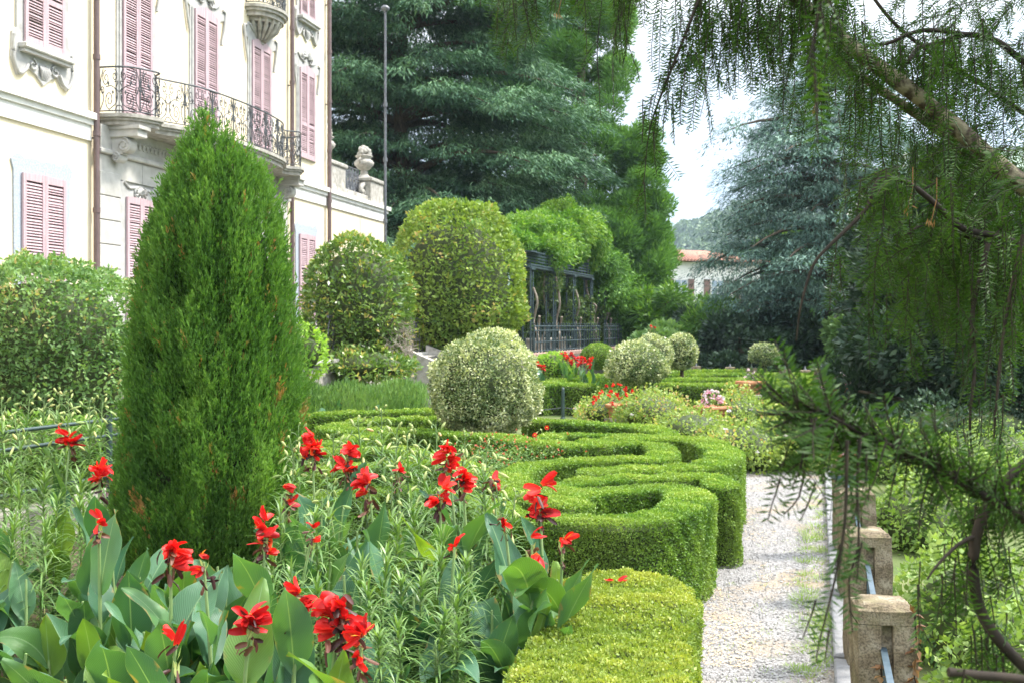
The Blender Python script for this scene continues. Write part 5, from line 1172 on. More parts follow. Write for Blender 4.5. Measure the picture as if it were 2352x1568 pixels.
for z in (.35, .6, .84): mb.tube([[.15, 0, z], [2.6, .2, z]], .012, 4); mb.tube([[0, .2, z], P(1849, 0, 33)[:3] * [1, 1, 0] - o + [0, -.2, z]], .012, 4)
mb.build('wires', M['darkbar'], ff)
# ---- iron fence at the left behind the lilies
fa, fb = P(-60, 1000, 10.6), P(300, 967, 12.8); fa[2] = fb[2] = 0
fe = thing('iron_fence', 'blue grey iron rail fence at the left behind the lilies', 'fence', tuple(fa))
mb = MB(); d_ = fb - fa
for z in (1.24, 1.06, .60): mb.tube([[0, 0, z], d_ * .5 + [0, 0, z], d_ + [0, 0, z]], .022, 5)
mb.build('rails', M['darkbar'], fe)
for f_ in (.12, .84): m = MB(); m.tube([d_ * f_, d_ * f_ + [0, 0, 1.3]], .035, 6); m.build('post', M['darkbar'], fe)
lw = thing('low_wall', 'weathered grey low wall under the iron fence at the left', 'wall', tuple(fa + [0, .25, 0]))
mb = MB(); mb.box(d_ / 2 + [0, .35, .20], (np.linalg.norm(d_) * 1.3, .3, .40), rot=math.atan2(d_[1], d_[0]), bev=.02); mb.build('masonry', M['weathered'], lw)

for k, (x, y, lab) in enumerate(((60, 985, 'dark green shrub behind the iron fence at the left edge'), (235, 980, 'dark green shrub behind the iron fence beside the cypress'))):
    dome('fence_shrub', lab, 'shrub', x, y - 20, 1125, 130, 13.4, 'bamboo', .07, 2.6, 'shrubs behind the iron fence', .5, .12, 4, aspect=.45, depth=.6, holes=.1)
# ================================================================== CANNAS
def canna_leaf(parent, p, az, el, L, W, arch, var, fold=.22, twist=0.0, curl=0.0):
    nL, nW = 13, 7; t = np.linspace(0, 1, nL); u = np.linspace(-1, 1, nW)
    d = np.array([math.cos(az) * math.cos(el), math.sin(az) * math.cos(el), math.sin(el)]); side0 = np.array([-math.sin(az), math.cos(az), 0])
    side0 = nrm(side0 * math.cos(twist) + np.cross(d, side0) * math.sin(twist))
    c = np.array(p, float); V = np.zeros((nL, nW, 3)); U = np.zeros((nL, nW, 3)); ph = R.uniform(0, 6)
    for i in range(nL):
        w = W / 2 * 1.06 * math.sin(PI * t[i] ** .78) ** .85 * (1 - .25 * t[i] ** 3)
        w = max(w, .006 if t[i] < .1 else .0008); sd = nrm(side0 - d * np.dot(side0, d)); up = np.cross(d, sd) * (1 if True else -1)
        rip = .016 * math.sin(ph + 9 * t[i]) * (W / .18)
        for j in range(nW):
            a = abs(u[j]); ang = fold + curl * a
            V[i, j] = c + sd * u[j] * w * math.cos(ang) + up * (w * a * math.sin(ang) + rip * a ** 2 * (1 if u[j] > 0 else -1))
            U[i, j] = (u[j], t[i], 0)
        if i < nL - 1:
            d = nrm(d + np.array([math.cos(az), math.sin(az), 0]) * arch * .03 + np.array([0, 0, -1.0]) * arch * (.03 + .10 * t[i])); c = c + d * L / (nL - 1)
    mb = MB(); mb.grid(V, var=np.clip(var, 0, 1), uv=U.reshape(-1, 3) + [0, 0, 1e-4])
    return mb

def petals(mb, c, axis, n, L, W, var, spread=.7, wob=.5):
    axis = nrm(axis)
    for k in range(n):
        d = nrm(axis + rnd_unit(1)[0] * spread); sd = nrm(np.cross(d, rnd_unit(1)[0])); up = np.cross(sd, d)
        l, w = L * R.uniform(.7, 1.2), W * R.uniform(.7, 1.2); rows = []; uvs = []; c2 = np.array(c, float); bend = R.uniform(-.2, .75); vv = np.clip(var + R.normal(0, .13), 0, .85)
        for i in range(6):
            t = i / 5; ww = w * (.22 + .78 * math.sin(PI * min(.95, .15 + .62 * t))) * (1 if t < .99 else .75)
            rp = R.normal(0, .0016)
            rows.append([c2 - sd * ww / 2 + up * (.22 * ww + rp), c2 - sd * ww * .2 + up * rp, c2 + sd * ww * .2 - up * rp, c2 + sd * ww / 2 + up * (.22 * ww - rp)]); uvs.append(np.clip(max(vv, .97 - 3.2 * t) if R.uniform() < .55 else vv, 0, 1))
            d = nrm(d + up * bend * -.22 + [0, 0, -.06]); c2 = c2 + d * l / 5
        mb.grid(np.array(rows), var=np.repeat(uvs, 4))

CG = 'canna plants in the near bed'
def canna(label, x, y, zf, size, kind='full', nleaf=5, group=CG, lean=None, leaves=True, hmin=.10, lscale=1.0, fx=0.0, name='canna_plant'):
    d = F * (EYE - zf) / (y - HY); f = P(x, y, d)
    lean = R.normal(0, .05, 2) if lean is None else lean
    root = thing(name, label, 'canna', (f[0] - lean[0], d - lean[1], 0), 0, group)
    S = np.array([[lean[0] * (q ** 1.6), lean[1] * q ** 1.6, q * zf] for q in np.linspace(0, 1, 9)])
    mb = MB(); mb.tube(S, np.linspace(.016, .007, 9), 7); mb.build('stem', M['cannastem'], root)
    if kind:
        h = size; mb = MB(); mw = MB(); top = np.array([lean[0], lean[1], zf])
        nb = {'full': 6, 'big': 9, 'small': 2, 'bud': 1, 'dead': 2, 'tall': 7}[kind]; sp = {'tall': .95, 'big': .7}.get(kind, .62)
        for k in range(nb):
            zz = R.uniform(-.55, .45) * h * sp; c = top + [R.normal(0, .06) * h, R.normal(0, .06) * h, zz]; a = R.uniform(0, 2 * PI) if k % 2 else R.choice([0, PI]) + R.normal(0, .7)
            ax = np.array([math.cos(a), math.sin(a) * .8 - .25, R.uniform(.0, .9)])
            petals(mb, c, ax, 4 if kind in ('full', 'big', 'tall') else 3, h * .43, h * .21, R.uniform(.12, .62), .62)
            mb.straps(np.tile(c, (2, 1)), ax + rnd_unit(2) * .4, rnd_unit(2), h * .3, .007, .3, R.uniform(.88, 1, 2), seg=2)
        if kind == 'bud': petals(mb, top, [.4, -.1, 1], 2, h * .7, h * .22, .3, .15)
        nw = {'full': 12, 'big': 34, 'small': 8, 'bud': 4, 'dead': 18, 'tall': 18}[kind]
        for k in range(nw):
            c = top + [R.normal(0, .10) * h, R.normal(0, .08) * h, R.uniform(-.75, .1 if kind != 'big' else .45) * h]; petals(mw, c, [R.normal(0, .6), R.normal(-.2, .5), -.35], 1, h * .36, h * .12, R.uniform(0, .9), .6)
        # green bracts and upright buds
        mw2 = MB(); n = 7; mw2.leaves(top + np.column_stack([R.normal(0, .03, n) * h, R.normal(0, .03, n) * h, R.uniform(-.8, -.2, n) * h]), rnd_unit(n) * .4 + [0, 0, 1], rnd_unit(n), h * .36, h * .09, R.uniform(.2, .7, n), fold=.2)
        mb.build('flower', M['petalred'], root); mw.build('withered_petals', M['wither'], root); mw2.build('bracts', M['lilybud'], root)
    if leaves:
        for k in range(nleaf):
            q = hmin + (.74 - hmin) * (k + R.uniform(0, .5)) / max(1, nleaf); p = [np.interp(q, np.linspace(0, 1, 9), S[:, j]) for j in range(3)]
            az = R.choice([-PI / 2, PI / 2, -.3, PI + .3], p=[.42, .22, .18, .18]) + R.normal(0, .55); el = R.uniform(1.02, 1.43)
            L = R.uniform(.36, .53) * lscale; v = R.uniform(.0, .55) if R.uniform() < .76 else R.uniform(.6, .95)
            canna_leaf(root, p, az, el, L, L * R.uniform(.36, .48), R.uniform(.1, .65) if R.uniform() < .8 else R.uniform(1.0, 1.9), v, R.uniform(.08, .35), R.normal(0, .5)).build('leaf', M['canna'], root)
    return root

C = canna
C('red canna at the far left with a drooping double flower head beside the iron fence', 162, 1006, 1.38, .24, 'full', 5)
C('red canna with a star shaped flower touching the left flank of the cypress', 230, 1091, 1.30, .20, 'full', 4)
C('red canna with two curled petals low left of the cypress, pale bracts showing', 227, 1190, 1.25, .19, 'small', 5)
C('red canna with a wide open bloom right before the foot of the cypress', 393, 1267, 1.12, .22, 'full', 5)
C('red canna with a hanging pair of petals just right of the wide open bloom', 468, 1290, 1.08, .17, 'small', 4)
C('red canna with a slim two tier flower spike right of the cypress foot', 608, 1228, 1.12, .20, 'tall', 4)
C('red canna half withered with crimson petals, right of the three lowest leaves', 574, 1418, 1.00, .19, 'full', 5)
C('red canna with a round rosette bloom above the half withered ones', 687, 1372, 1.03, .18, 'full', 5)
C('largest red canna head, mostly dark withered petals', 780, 1410, 1.02, .24, 'big', 5)
C('red canna in bright pleated bloom right under the largest dark head', 827, 1476, .98, .18, 'full', 4)
C('red canna with a closed lily shaped spike, lowest bloom at the left', 404, 1480, .98, .18, 'bud', 5)
C('orange red canna with dark withered bits high beside the right flank of the cypress', 717, 1025, 1.40, .22, 'tall', 3)
C('tall red canna with hooked petals, second from the cypress at the top row', 800, 1048, 1.38, .23, 'tall', 4)
C('red canna with a heavy hanging bloom over broad dark leaves', 846, 1114, 1.30, .21, 'full', 4)
C('red canna whose petals poke out behind lily leaves at the right flank of the cypress', 657, 1130, 1.25, .19, 'small', 3)
C('small orange red canna peeping between lily leaves', 717, 1225, 1.15, .14, 'small', 3)
C('tall red canna leaning to the left in the middle of the lilies', 1029, 1055, 1.36, .22, 'tall', 3)
C('red canna with a flat spreading bloom beside the dead stalk', 1063, 1098, 1.32, .19, 'full', 3)
C('red canna with drooping petals under the lily buds in the middle', 1010, 1131, 1.26, .20, 'full', 3)
C('nearly spent canna with one red tip among the lily buds', 915, 1085, 1.32, .14, 'dead', 2)
C('withered canna stalk with a few red scraps before the parterre', 1131, 1100, 1.28, .15, 'dead', 2)
C('red canna hanging dark petals before the hooked box hedge', 1157, 1187, 1.18, .16, 'small', 3)
C('tall red canna rising in front of the hooked hedge, the rightmost but two', 1240, 1142, 1.26, .24, 'tall', 3)
C('red canna with wing like petals above the broadest pale leaf', 1222, 1250, 1.08, .22, 'small', 5, lscale=1.05)
C('rightmost red canna, flame shaped against the box hedge', 1293, 1236, 1.10, .19, 'small', 5, lscale=1.05)
C('canna with one closed red bud above a folded leaf', 1044, 1255, 1.08, .12, 'bud', 3)
LV = 'cannas in leaf without flowers'
spots = [(60, 1330, .72, 4), (110, 1445, .62, 5), (30, 1290, .8, 4), (190, 1380, .70, 5), (290, 1330, .72, 4), (330, 1450, .66, 5), (260, 1520, .55, 5), (440, 1400, .74, 5), (520, 1360, .78, 5), (470, 1530, .58, 5), (560, 1540, .55, 4), (640, 1560, .55, 5), (720, 1580, .55, 4), (760, 1290, .85, 5), (700, 1180, 1.0, 5), (860, 1190, .95, 4), (740, 1140, 1.05, 4), (1180, 1330, .78, 5), (1250, 1390, .70, 5), (1130, 1400, .72, 4), (1190, 1500, .50, 4), (1280, 1330, .74, 4), (1090, 1190, .95, 3), (150, 1190, .95, 4), (20, 1210, .95, 4), (930, 1270, .85, 4), (620, 1330, .80, 4), (350, 1560, .5, 4), (150, 1560, .5, 3), (560, 1280, .85, 3), (900, 1560, .5, 3), (255, 1235, .92, 4), (320, 1285, .85, 4), (420, 1330, .8, 4), (200, 1270, .86, 4), (500, 1300, .84, 4), (390, 1370, .75, 4), (300, 1400, .70, 4), (580, 1400, .72, 4), (60, 1500, .55, 4), (210, 1470, .6, 4)]
spots += [(760, 1185, 1.0, 4), (820, 1220, .96, 4), (700, 1250, .92, 4), (885, 1290, .90, 4), (950, 1370, .80, 4), (1010, 1170, 1.02, 3), (1085, 1290, .88, 4), (790, 1320, .86, 4), (1000, 1470, .66, 4), (900, 1150, 1.05, 3)]
spots += [(-60, 1330, .75, 4), (-130, 1420, .66, 4), (-210, 1350, .72, 4), (-300, 1440, .66, 4), (-90, 1540, .55, 4), (-250, 1560, .52, 4), (-400, 1400, .70, 4), (-60, 1240, .9, 3), (-180, 1250, .88, 3)]
for x, y, z, nl in spots:
    C('leafy blue green canna without a flower in the near bed', x, y, z, .1, None, nl, LV, lscale=1.05, hmin=.15)
C('small red canna standing alone before the rosemary bank beside the cypress', 692, 912, 1.02, .24, 'small', 3, 'cannas in the back bed', lscale=1.1)
for k, (x, y) in enumerate([(775, 925), (800, 915), (845, 932), (890, 918), (735, 930)]):
    C('flowerless canna tuft at the foot of the rosemary bank', x, y, .70, .1, None, 3, 'flowerless cannas by the rosemary', lscale=.95)
FC = 'red cannas by the pergola'
for k, (x, y) in enumerate([(1234, 836), (1246, 845), (1294, 813), (1304, 822), (1316, 812), (1324, 825), (1338, 822), (1345, 832), (1358, 826), (1332, 835), (1352, 838), (1311, 832)]):
    dd = 30.5 + (k % 3) * .5; zf = P(x, y, dd)[2]; C('red canna in the row before the pergola court', x, y, zf, .21, 'full', 3, FC, lscale=1.2)
for x, y in ((1494, 752), (1503, 753)):
    zf = P(x, y, 40)[2]; C('red flower on a tall stem above the far variegated ball', x, y, zf, .22, 'small', 3, 'tall red cannas at the far end', lscale=1.4)
clump_tree('far_shrub', 'leafy green shrub under the two tall red flowers at the far end', 1500, 41, 2.1, .3, ([0, .5, 1], [1.0, .9, .5]), 'bush', 61, 26, .45, .2, 220, .04, 0, up=.2, aspect=.5, cat='shrub')

# ================================================================== LILIES
def lily(seed, h, nl, inflo, ll=.17):
    r = np.random.default_rng(seed); root = thing('lily_plant', 'tall lily stem with narrow leaves', 'lily', (0, 0, 0), 0, None)
    lean = r.normal(0, .05, 2); S = np.array([[lean[0] * q * q, lean[1] * q * q, h * q] for q in np.linspace(0, 1, 10)]); at = lambda q: np.stack([np.interp(q, np.linspace(0, 1, 10), S[:, k]) for k in range(3)], -1)
    mb = MB(); mb.tube(S, np.linspace(.009, .004, 10), 6); mb.build('stem', M['stem'], root)
    q = np.sort(r.uniform(.12, .80 if inflo else .99, nl)); a = np.arange(nl) * 2.4 + r.normal(0, .3, nl); el = np.interp(q, [0, .6, 1], [.25, .55, 1.15]) + r.normal(0, .15, nl)
    d = np.stack([np.cos(a) * np.cos(el), np.sin(a) * np.cos(el), np.sin(el)], -1); L = np.interp(q, [0, .35, .8, 1], [ll * .8, ll * 1.15, ll * .9, ll * .4]) * r.uniform(.75, 1.2, nl)
    mb = MB(); mb.straps(at(q), d, np.stack([-np.sin(a), np.cos(a), np.zeros(nl)], -1), L, .0150, r.uniform(.5, 1.7, nl), np.clip(.3 + .45 * q + r.normal(0, .15, nl), 0, 1), seg=5); mb.build('leaves', M['lily'], root)
    if inflo:
        mb = MB(); ms = MB()
        for k in range(10):
            z = .74 + .26 * k / 9; p = at(np.array([z]))[0]; az = k * 2.4 + r.normal(0, .3); rl = np.interp(z, [.74, 1], [.11, .03]) * r.uniform(.7, 1.2)
            e = p + [math.cos(az) * rl, math.sin(az) * rl, rl * .7]; ms.tube([p, (p + e) / 2 + [0, 0, .012], e], .0028, 4, caps=False)
            bl = np.interp(z, [.74, .95, 1], [.075, .05, .022]) * r.uniform(.8, 1.2); dn = nrm(np.array([math.cos(az) * .7, math.sin(az) * .7, r.uniform(-.9, .25) if z < .93 else .8]))
            mb = MB(); mb.tube([e, e + dn * bl * .3, e + dn * bl * .65, e + dn * bl], [.003, .0085, .0095, .003], 6, var=np.clip(r.normal(.5, .2), 0, 1)); mb.build('bud', M['lilybud'], root)
            n = 2; ms.leaves(np.tile(e, (n, 1)), r.normal(size=(n, 3)) + [0, 0, .5], r.normal(size=(n, 3)), .035, .010, .6)
        ms.build('flower_stalks', M['stem'], root)
    return root
LB = 'tall lilies with pale unopened buds'; LL = 'lily stems in leaf only'
protos = [(lily(100 + k, 1.0, 150, True, .20), True) for k in range(5)] + [(lily(120 + k, 1.0, 190, False, .235), False) for k in range(4)]
used = [False] * 9
def put_lily(k, x, ytop, z):
    d = F * (EYE - z) / (ytop - HY); p = P(x, ytop, d); root, inf = protos[k]
    lab = 'tall lily with whorls of narrow leaves and pale green unopened buds' if inf else 'bushy lily stem with narrow drooping leaves and no buds'
    g = LB if inf else LL
    if not used[k]:
        used[k] = True; root.location = (p[0], d, 0); root.rotation_euler = (0, 0, R.uniform(0, 6)); root.scale = (max(.85, z * .85),) * 2 + (z,); root['label'] = lab; root['group'] = g
    else:
        o = copy_thing(root, (p[0], d, 0), R.uniform(0, 6), 1, lab, g); o.scale = (max(.85, z * .85),) * 2 + (z,)
i = 0
for x, y, z in [(10, 925, 1.55), (52, 905, 1.58), (95, 915, 1.52), (120, 900, 1.56), (165, 905, 1.55), (205, 925, 1.5), (228, 915, 1.52), (70, 960, 1.45), (140, 955, 1.45), (668, 1035, 1.36), (690, 985, 1.42), (702, 1010, 1.4), (762, 1000, 1.42), (845, 965, 1.50), (880, 940, 1.52), (905, 985, 1.46), (940, 1000, 1.42), (985, 985, 1.45), (1010, 975, 1.46), (1055, 1000, 1.42), (1100, 1015, 1.40), (1045, 1040, 1.36), (960, 1050, 1.36), (1125, 1075, 1.3), (760, 1100, 1.28), (893, 1105, 1.28), (1180, 1120, 1.25), (1150, 1140, 1.22)]:
    put_lily(i % 5, x, y, z); i += 1
for x, y, z in [(645, 1160, 1.18), (735, 1175, 1.15), (975, 1140, 1.20), (1005, 1220, 1.10), (870, 1255, 1.05), (905, 1200, 1.10), (960, 1300, 1.0), (1000, 1270, 1.02), (640, 1260, 1.02), (920, 1330, .95), (1040, 1330, .95), (860, 1340, .95), (820, 1280, 1.0), (25, 1065, 1.25), (95, 1070, 1.22), (60, 1120, 1.15), (120, 1140, 1.12), (190, 1150, 1.1), (10, 1180, 1.08), (90, 1200, 1.05), (200, 1080, 1.2), (1080, 1280, 1.0), (990, 1400, .86), (930, 1430, .82), (1050, 1430, .80), (880, 1450, .80), (700, 1300, 1.0), (740, 1330, .95), (-60, 1080, 1.2), (-130, 1110, 1.18), (-200, 1090, 1.2), (-280, 1130, 1.15), (-360, 1100, 1.2), (-90, 1170, 1.1), (-230, 1180, 1.1)]:
    put_lily(5 + i % 4, x, y, z); i += 1

# small flowers inside the parterre
def dahlia(label, x, y, zf):
    d = F * (EYE - zf) / (y - HY); p = P(x, y, d); t = thing('red_dahlia', label, 'flower', (p[0], d, 0)); mb = MB(); n = 12; a = np.linspace(0, 2 * PI, n, endpoint=False)
    ax = np.stack([np.cos(a), np.full(n, -.25), np.sin(a)], -1); mb.leaves(np.tile([0, 0, zf], (n, 1)), ax, np.cross(ax, [0, 1.0, 0]), .038, .022, .55); mb.build('petals', M['petalred'], t)
    mb = MB(); mb.lathe([(.002, -.004), (.012, 0), (.008, .008)], 8, (0, -.012, zf)); mb.build('eye', solid('yellow_eye', (.8, .5, .05)), t)
    mb = MB(); mb.tube([[0, 0, 0], [.01, 0, zf * .5], [0, .01, zf]], .005, 5); mb.build('stem', M['stem'], t)
    mb = MB(); n = 160; q = np.column_stack([R.normal(0, .16, n), R.normal(0, .14, n), R.uniform(.2, zf - .06, n)]); mb.leaves(q, rnd_unit(n) + [0, 0, .4], rnd_unit(n), .06, .03, R.uniform(0, 1, n)); mb.build('leaves', M['bush'], t)
dahlia('single red dahlia nearer to the hedges, right of the variegated ball', 1228, 998, .86)
dahlia('single red dahlia higher up and right of its twin', 1256, 981, .88)
sb = thing('salvia_bush', 'loose bush dotted with small coral flowers inside the parterre', 'flowers', tuple(G(1165, 1075, .5) * [1, 1, 0]))
mb = MB(); n = 5200; q = np.column_stack([R.normal(0, .42, n), R.normal(0, .6, n), R.uniform(.1, .80, n)]); mb.leaves(q, rnd_unit(n) + [0, 0, .5], rnd_unit(n), .035, .016, R.uniform(0, 1, n)); mb.build('leaves', M['bush'], sb)
mb = MB(); n = 110; q = np.column_stack([R.normal(0, .40, n), R.normal(0, .6, n), R.uniform(.6, .92, n)]); q = np.repeat(q, 4, 0); mb.leaves(q, rnd_unit(n * 4), rnd_unit(n * 4), .022, .016, R.uniform(0, 1, n * 4)); mb.build('blossoms', M['salvia'], sb)
pt = thing('fallen_petals', 'fallen red canna petals lying on the yellow green hedge', 'petals', tuple(G(1420, 1336, .63)))
mb = MB(); petals(mb, (0, 0, .012), [1, 0, .3], 3, .07, .025, .3, .8); petals(mb, (-.03, .02, .01), [-1, 0, .2], 2, .06, .02, .3, .6); mb.build('petals', M['petalred'], pt)

# ================================================================== THE YEW OVERHEAD
yew = thing('yew_tree', 'yew with a scaly slanting limb and hanging needle sprays over the right side', 'tree', (2.75, 2.75, 0))
YO = np.array([2.75, 2.75, 0]); ybr = MB(); ytw = MB(); yn = MB(); YP, YD, YS, YL, YV = [], [], [], [], []
def ypath(pts, step=.03): return spline([P(x, y, d) for x, y, d in pts], step)
def ybranch(pts, r0, r1, bark=True, sides=9):
    c = ypath(pts); rad = np.linspace(r0, r1, len(c))
    if bark: rad = rad * (1 + .06 * np.sin(np.arange(len(c)) * .9 + r0 * 99) + R.normal(0, .03, len(c)))
    (ybr if bark else ytw).tube(c - YO, rad, sides); return c
def needles(c, spacing=.0042, L=.0245, flat=None, var=.5, taper=True):
    """two ranks of needles along a twig"""
    ln = np.concatenate([[0], np.cumsum(np.linalg.norm(np.diff(c, axis=0), axis=1))]); n = int(ln[-1] / spacing)
    if n < 3: return
    s = np.linspace(.03 * ln[-1], ln[-1], n); p = np.stack([np.interp(s, ln, c[:, k]) for k in range(3)], -1); t = nrm(np.gradient(p, axis=0))
    f = R.uniform(0, PI) if flat is None else flat
    ref = np.array([math.cos(f), math.sin(f), .15]); sd = nrm(ref - t * (t @ ref)[:, None]); sgn = np.where(np.arange(n) % 2 == 0, 1, -1)[:, None]
    d = nrm(sd * sgn + t * .45 + R.normal(0, .16, (n, 3)))
    ll = L * R.uniform(.75, 1.15, n)
    if taper: ll = ll * np.clip((ln[-1] - s) / (ln[-1] * .12) * .6 + .4, 0, 1)
    YP.append(p); YD.append(d); YS.append(np.cross(t, sd) * .6 + t + R.normal(0, .2, (n, 3))); YL.append(ll); YV.append(np.clip(var + R.normal(0, .16, n), 0, 1))
def twig(o, L, drift=(0, 0), stiff=0.0, var=.5, sub=True, r=.0018, d0=None, flat=None):
    n = max(5, int(L / .03)); d = np.array([drift[0], drift[1], -1.0]) if d0 is None else np.array(d0, float); p = np.array(o, float); out = [p.copy()]
    for k in range(n):
        d = nrm(d + R.normal(0, .07, 3) + np.array([0, 0, -.10 * (1 - stiff)])); p = p + d * L / n; out.append(p.copy())
    c = np.array(out); ytw.tube(c - YO, np.linspace(r, r * .5, len(c)), 3, caps=False); f = R.uniform(0, PI) if flat is None else flat; needles(c, var=var, flat=f)
    if sub and L > .10:
        for k in range(int(L / .062)):
            u = R.uniform(.05, .85); q = c[int(u * (len(c) - 1))]; sg = R.choice([-1, 1]); l = R.uniform(.05, .14) * (1 - .4 * u)
            twig(q, l, d0=[sg * math.cos(f) * .7 + R.normal(0, .2), sg * math.sin(f) * .7 + R.normal(0, .2), -.75], var=var + R.normal(0, .08), sub=False, r=.0011, flat=f + R.normal(0, .3))
    return c

# limbs (pixel, pixel, distance): the trunk stands outside the picture at the right
lim = ybranch([(3050, 800, 2.9), (2700, 630, 2.95), (2352, 425, 3.0), (2230, 322, 3.0), (2100, 215, 3.0), (1960, 112, 2.95), (1880, 45, 2.9), (1760, -60, 2.8), (1560, -170, 2.7)], .034, .014, True, 12)
lim2 = ybranch([(2352, 440, 3.12), (2250, 370, 3.14), (2130, 280, 3.16), (2020, 205, 3.16), (1960, 160, 3.14), (1890, 70, 3.1), (1820, -60, 3.05)], .018, .008)
ybr.tube(np.array([[0, 0, 0], [.02, .02, .9], [-.05, .1, 1.8], [.05, .0, 2.8], [0, .1, 4.2]]), [.17, .14, .12, .09, .05], 12)
b3 = ybranch([(1900, 10, 2.9), (1800, -70, 2.85), (1620, -110, 2.8), (1450, -110, 2.8), (1300, -90, 2.85), (1170, -60, 2.9), (1130, -20, 2.95)], .010, .003)
b4 = ybranch([(1640, -90, 2.75), (1597, 20, 2.75), (1570, 90, 2.75), (1530, 190, 2.76), (1500, 270, 2.78), (1487, 330, 2.8)], .006, .002, False, 6)
b5 = ybranch([(2500, 230, 3.1), (2352, 142, 3.1), (2290, 95, 3.1), (2220, 80, 3.1), (2160, 100, 3.08), (2110, 110, 3.05), (2085, 145, 3.02)], .012, .006, False, 8)
b5b = ybranch([(2220, 80, 3.1), (2120, 70, 3.0), (2040, 100, 3.0), (1990, 105, 3.0)], .008, .004, False, 8)
b6 = ybranch([(2400, 590, 2.7), (2300, 545, 2.7), (2210, 525, 2.7), (2150, 470, 2.68), (2080, 418, 2.65), (2020, 412, 2.62), (1990, 480, 2.6), (1900, 570, 2.58), (1868, 610, 2.58), (1840, 700, 2.58), (1829, 782, 2.6)], .010, .0022, False, 6)
b7 = ybranch([(2450, 700, 2.8), (2330, 590, 2.8), (2230, 545, 2.8), (2140, 515, 2.8), (2080, 540, 2.8)], .014, .006, False, 8)
b8 = ybranch([(2270, 560, 2.6), (2250, 640, 2.6), (2232, 740, 2.6), (2238, 850, 2.6), (2228, 960, 2.6), (2232, 1040, 2.62)], .006, .0025, False, 6)
b9 = ybranch([(2350, 540, 2.5), (2320, 680, 2.5), (2298, 820, 2.5), (2286, 960, 2.5), (2283, 1010, 2.5)], .005, .002, False, 6)
b10 = ybranch([(2500, 330, 3.3), (2352, 260, 3.3), (2250, 190, 3.3), (2180, 150, 3.3), (2060, 60, 3.3), (1980, -40, 3.3)], .010, .005, False, 8)
# the near, out-of-focus boughs
n1 = ybranch([(2560, 1330, 1.65), (2352, 1190, 1.62), (2200, 1105, 1.60), (2110, 1055, 1.58), (2040, 1020, 1.56), (1960, 985, 1.54), (1880, 945, 1.52), (1790, 960, 1.52)], .008, .002, False, 8)
n2 = ybranch([(2480, 960, 1.8), (2352, 1065, 1.8), (2290, 1130, 1.8), (2248, 1210, 1.8), (2236, 1310, 1.8), (2260, 1420, 1.8), (2352, 1530, 1.8), (2500, 1650, 1.8)], .008, .010, False, 10)
n3 = ybranch([(2242, 1230, 1.8), (2200, 1250, 1.78), (2150, 1300, 1.76), (2130, 1330, 1.75)], .004, .0015, False, 6)
n5 = ybranch([(2500, 1590, 1.5), (2352, 1560, 1.5), (2250, 1550, 1.5), (2178, 1542, 1.5)], .007, .0065, False, 8)
n6 = ybranch([(1905, -120, 1.35), (1885, 0, 1.35), (1870, 120, 1.36), (1880, 260, 1.38)], .0025, .001, False, 6)

# the boughs run on to the trunk outside the picture
for pts, ra, rb in (([(3676, 1010, 2.75), (3350, 915, 2.82), (3050, 800, 2.9)], .05, .034), ([(2720, 640, 2.95), (2500, 520, 3.06), (2352, 440, 3.12)], .024, .018), ([(3676, 560, 2.75), (3050, 420, 2.95), (2500, 230, 3.1)], .03, .012), ([(3676, 640, 2.75), (3050, 520, 3.05), (2500, 330, 3.3)], .03, .010),
                    ([(2760, 650, 2.94), (2560, 630, 2.8), (2400, 590, 2.7)], .014, .010), ([(3676, 1060, 2.75), (3050, 960, 2.8), (2450, 700, 2.8)], .03, .014), ([(3676, 1250, 2.75), (3100, 1420, 2.1), (2560, 1330, 1.65)], .02, .008), ([(3676, 1000, 2.75), (3000, 900, 2.2), (2480, 960, 1.8)], .02, .008), ([(3676, 1600, 2.75), (3000, 1780, 2.1), (2500, 1650, 1.8)], .02, .010), ([(3676, 1500, 2.75), (3000, 1640, 2.0), (2500, 1590, 1.5)], .018, .007), ([(1870, 30, 2.88), (1895, -160, 2.0), (1905, -120, 1.35)], .005, .0025)):
    ybranch(pts, ra, rb, rb > .015, 8)
def fringe(c, n, u0, u1, Lf, drift=(0, 0), var=.5, jit=.05):
    for k in range(n):
        u = R.uniform(u0, u1); o = c[int(u * (len(c) - 1))] + R.normal(0, jit, 3) * [1, 1, .3]; x = CX + F * o[0] / o[1]; y = HY - F * (o[2] - EYE) / o[1]
        L = (Lf(x, y) if callable(Lf) else Lf) * R.uniform(.6, 1.08)
        if L > .04: twig(o, L, drift, var=var + R.normal(0, .10))
px2m = lambda px, d: px * d / F
prof_x = [1130, 1160, 1200, 1235, 1270, 1310, 1345, 1380, 1410, 1450, 1485, 1530, 1570, 1610, 1640, 1690, 1740, 1790, 1850, 1920]
prof_y = [60, 130, 175, 90, 50, 60, 120, 235, 225, 90, 120, 260, 230, 260, 265, 210, 200, 200, 190, 190]
fringe(b3, 74, 0, 1, lambda x, y: px2m(max(10, np.interp(x, prof_x, prof_y) - y), 2.85), var=.55)
fringe(lim, 38, .50, .85, lambda x, y: px2m(R.uniform(90, 260), 3), var=.5, jit=.09)
fringe(lim2, 44, .05, .85, lambda x, y: px2m(R.uniform(120, 290), 3.1), var=.58, jit=.09)
fringe(b4, 26, .15, .95, lambda x, y: px2m(R.uniform(60, 150), 2.75), (-.15, 0), .4, .02)
for (x, y, L) in ((1487, 330, 165), (1480, 420, 95), (1500, 290, 120), (1620, -20, 350), (1640, 40, 240), (1600, 60, 240), (1545, 215, 120), (1385, -20, 290), (1430, -30, 280)):
    twig(P(x, y, 2.78), px2m(L, 2.78), (R.normal(0, .05), 0), var=.5)
fringe(b5, 42, .1, 1, lambda x, y: px2m(R.uniform(80, 240), 3.1), var=.45, jit=.12)
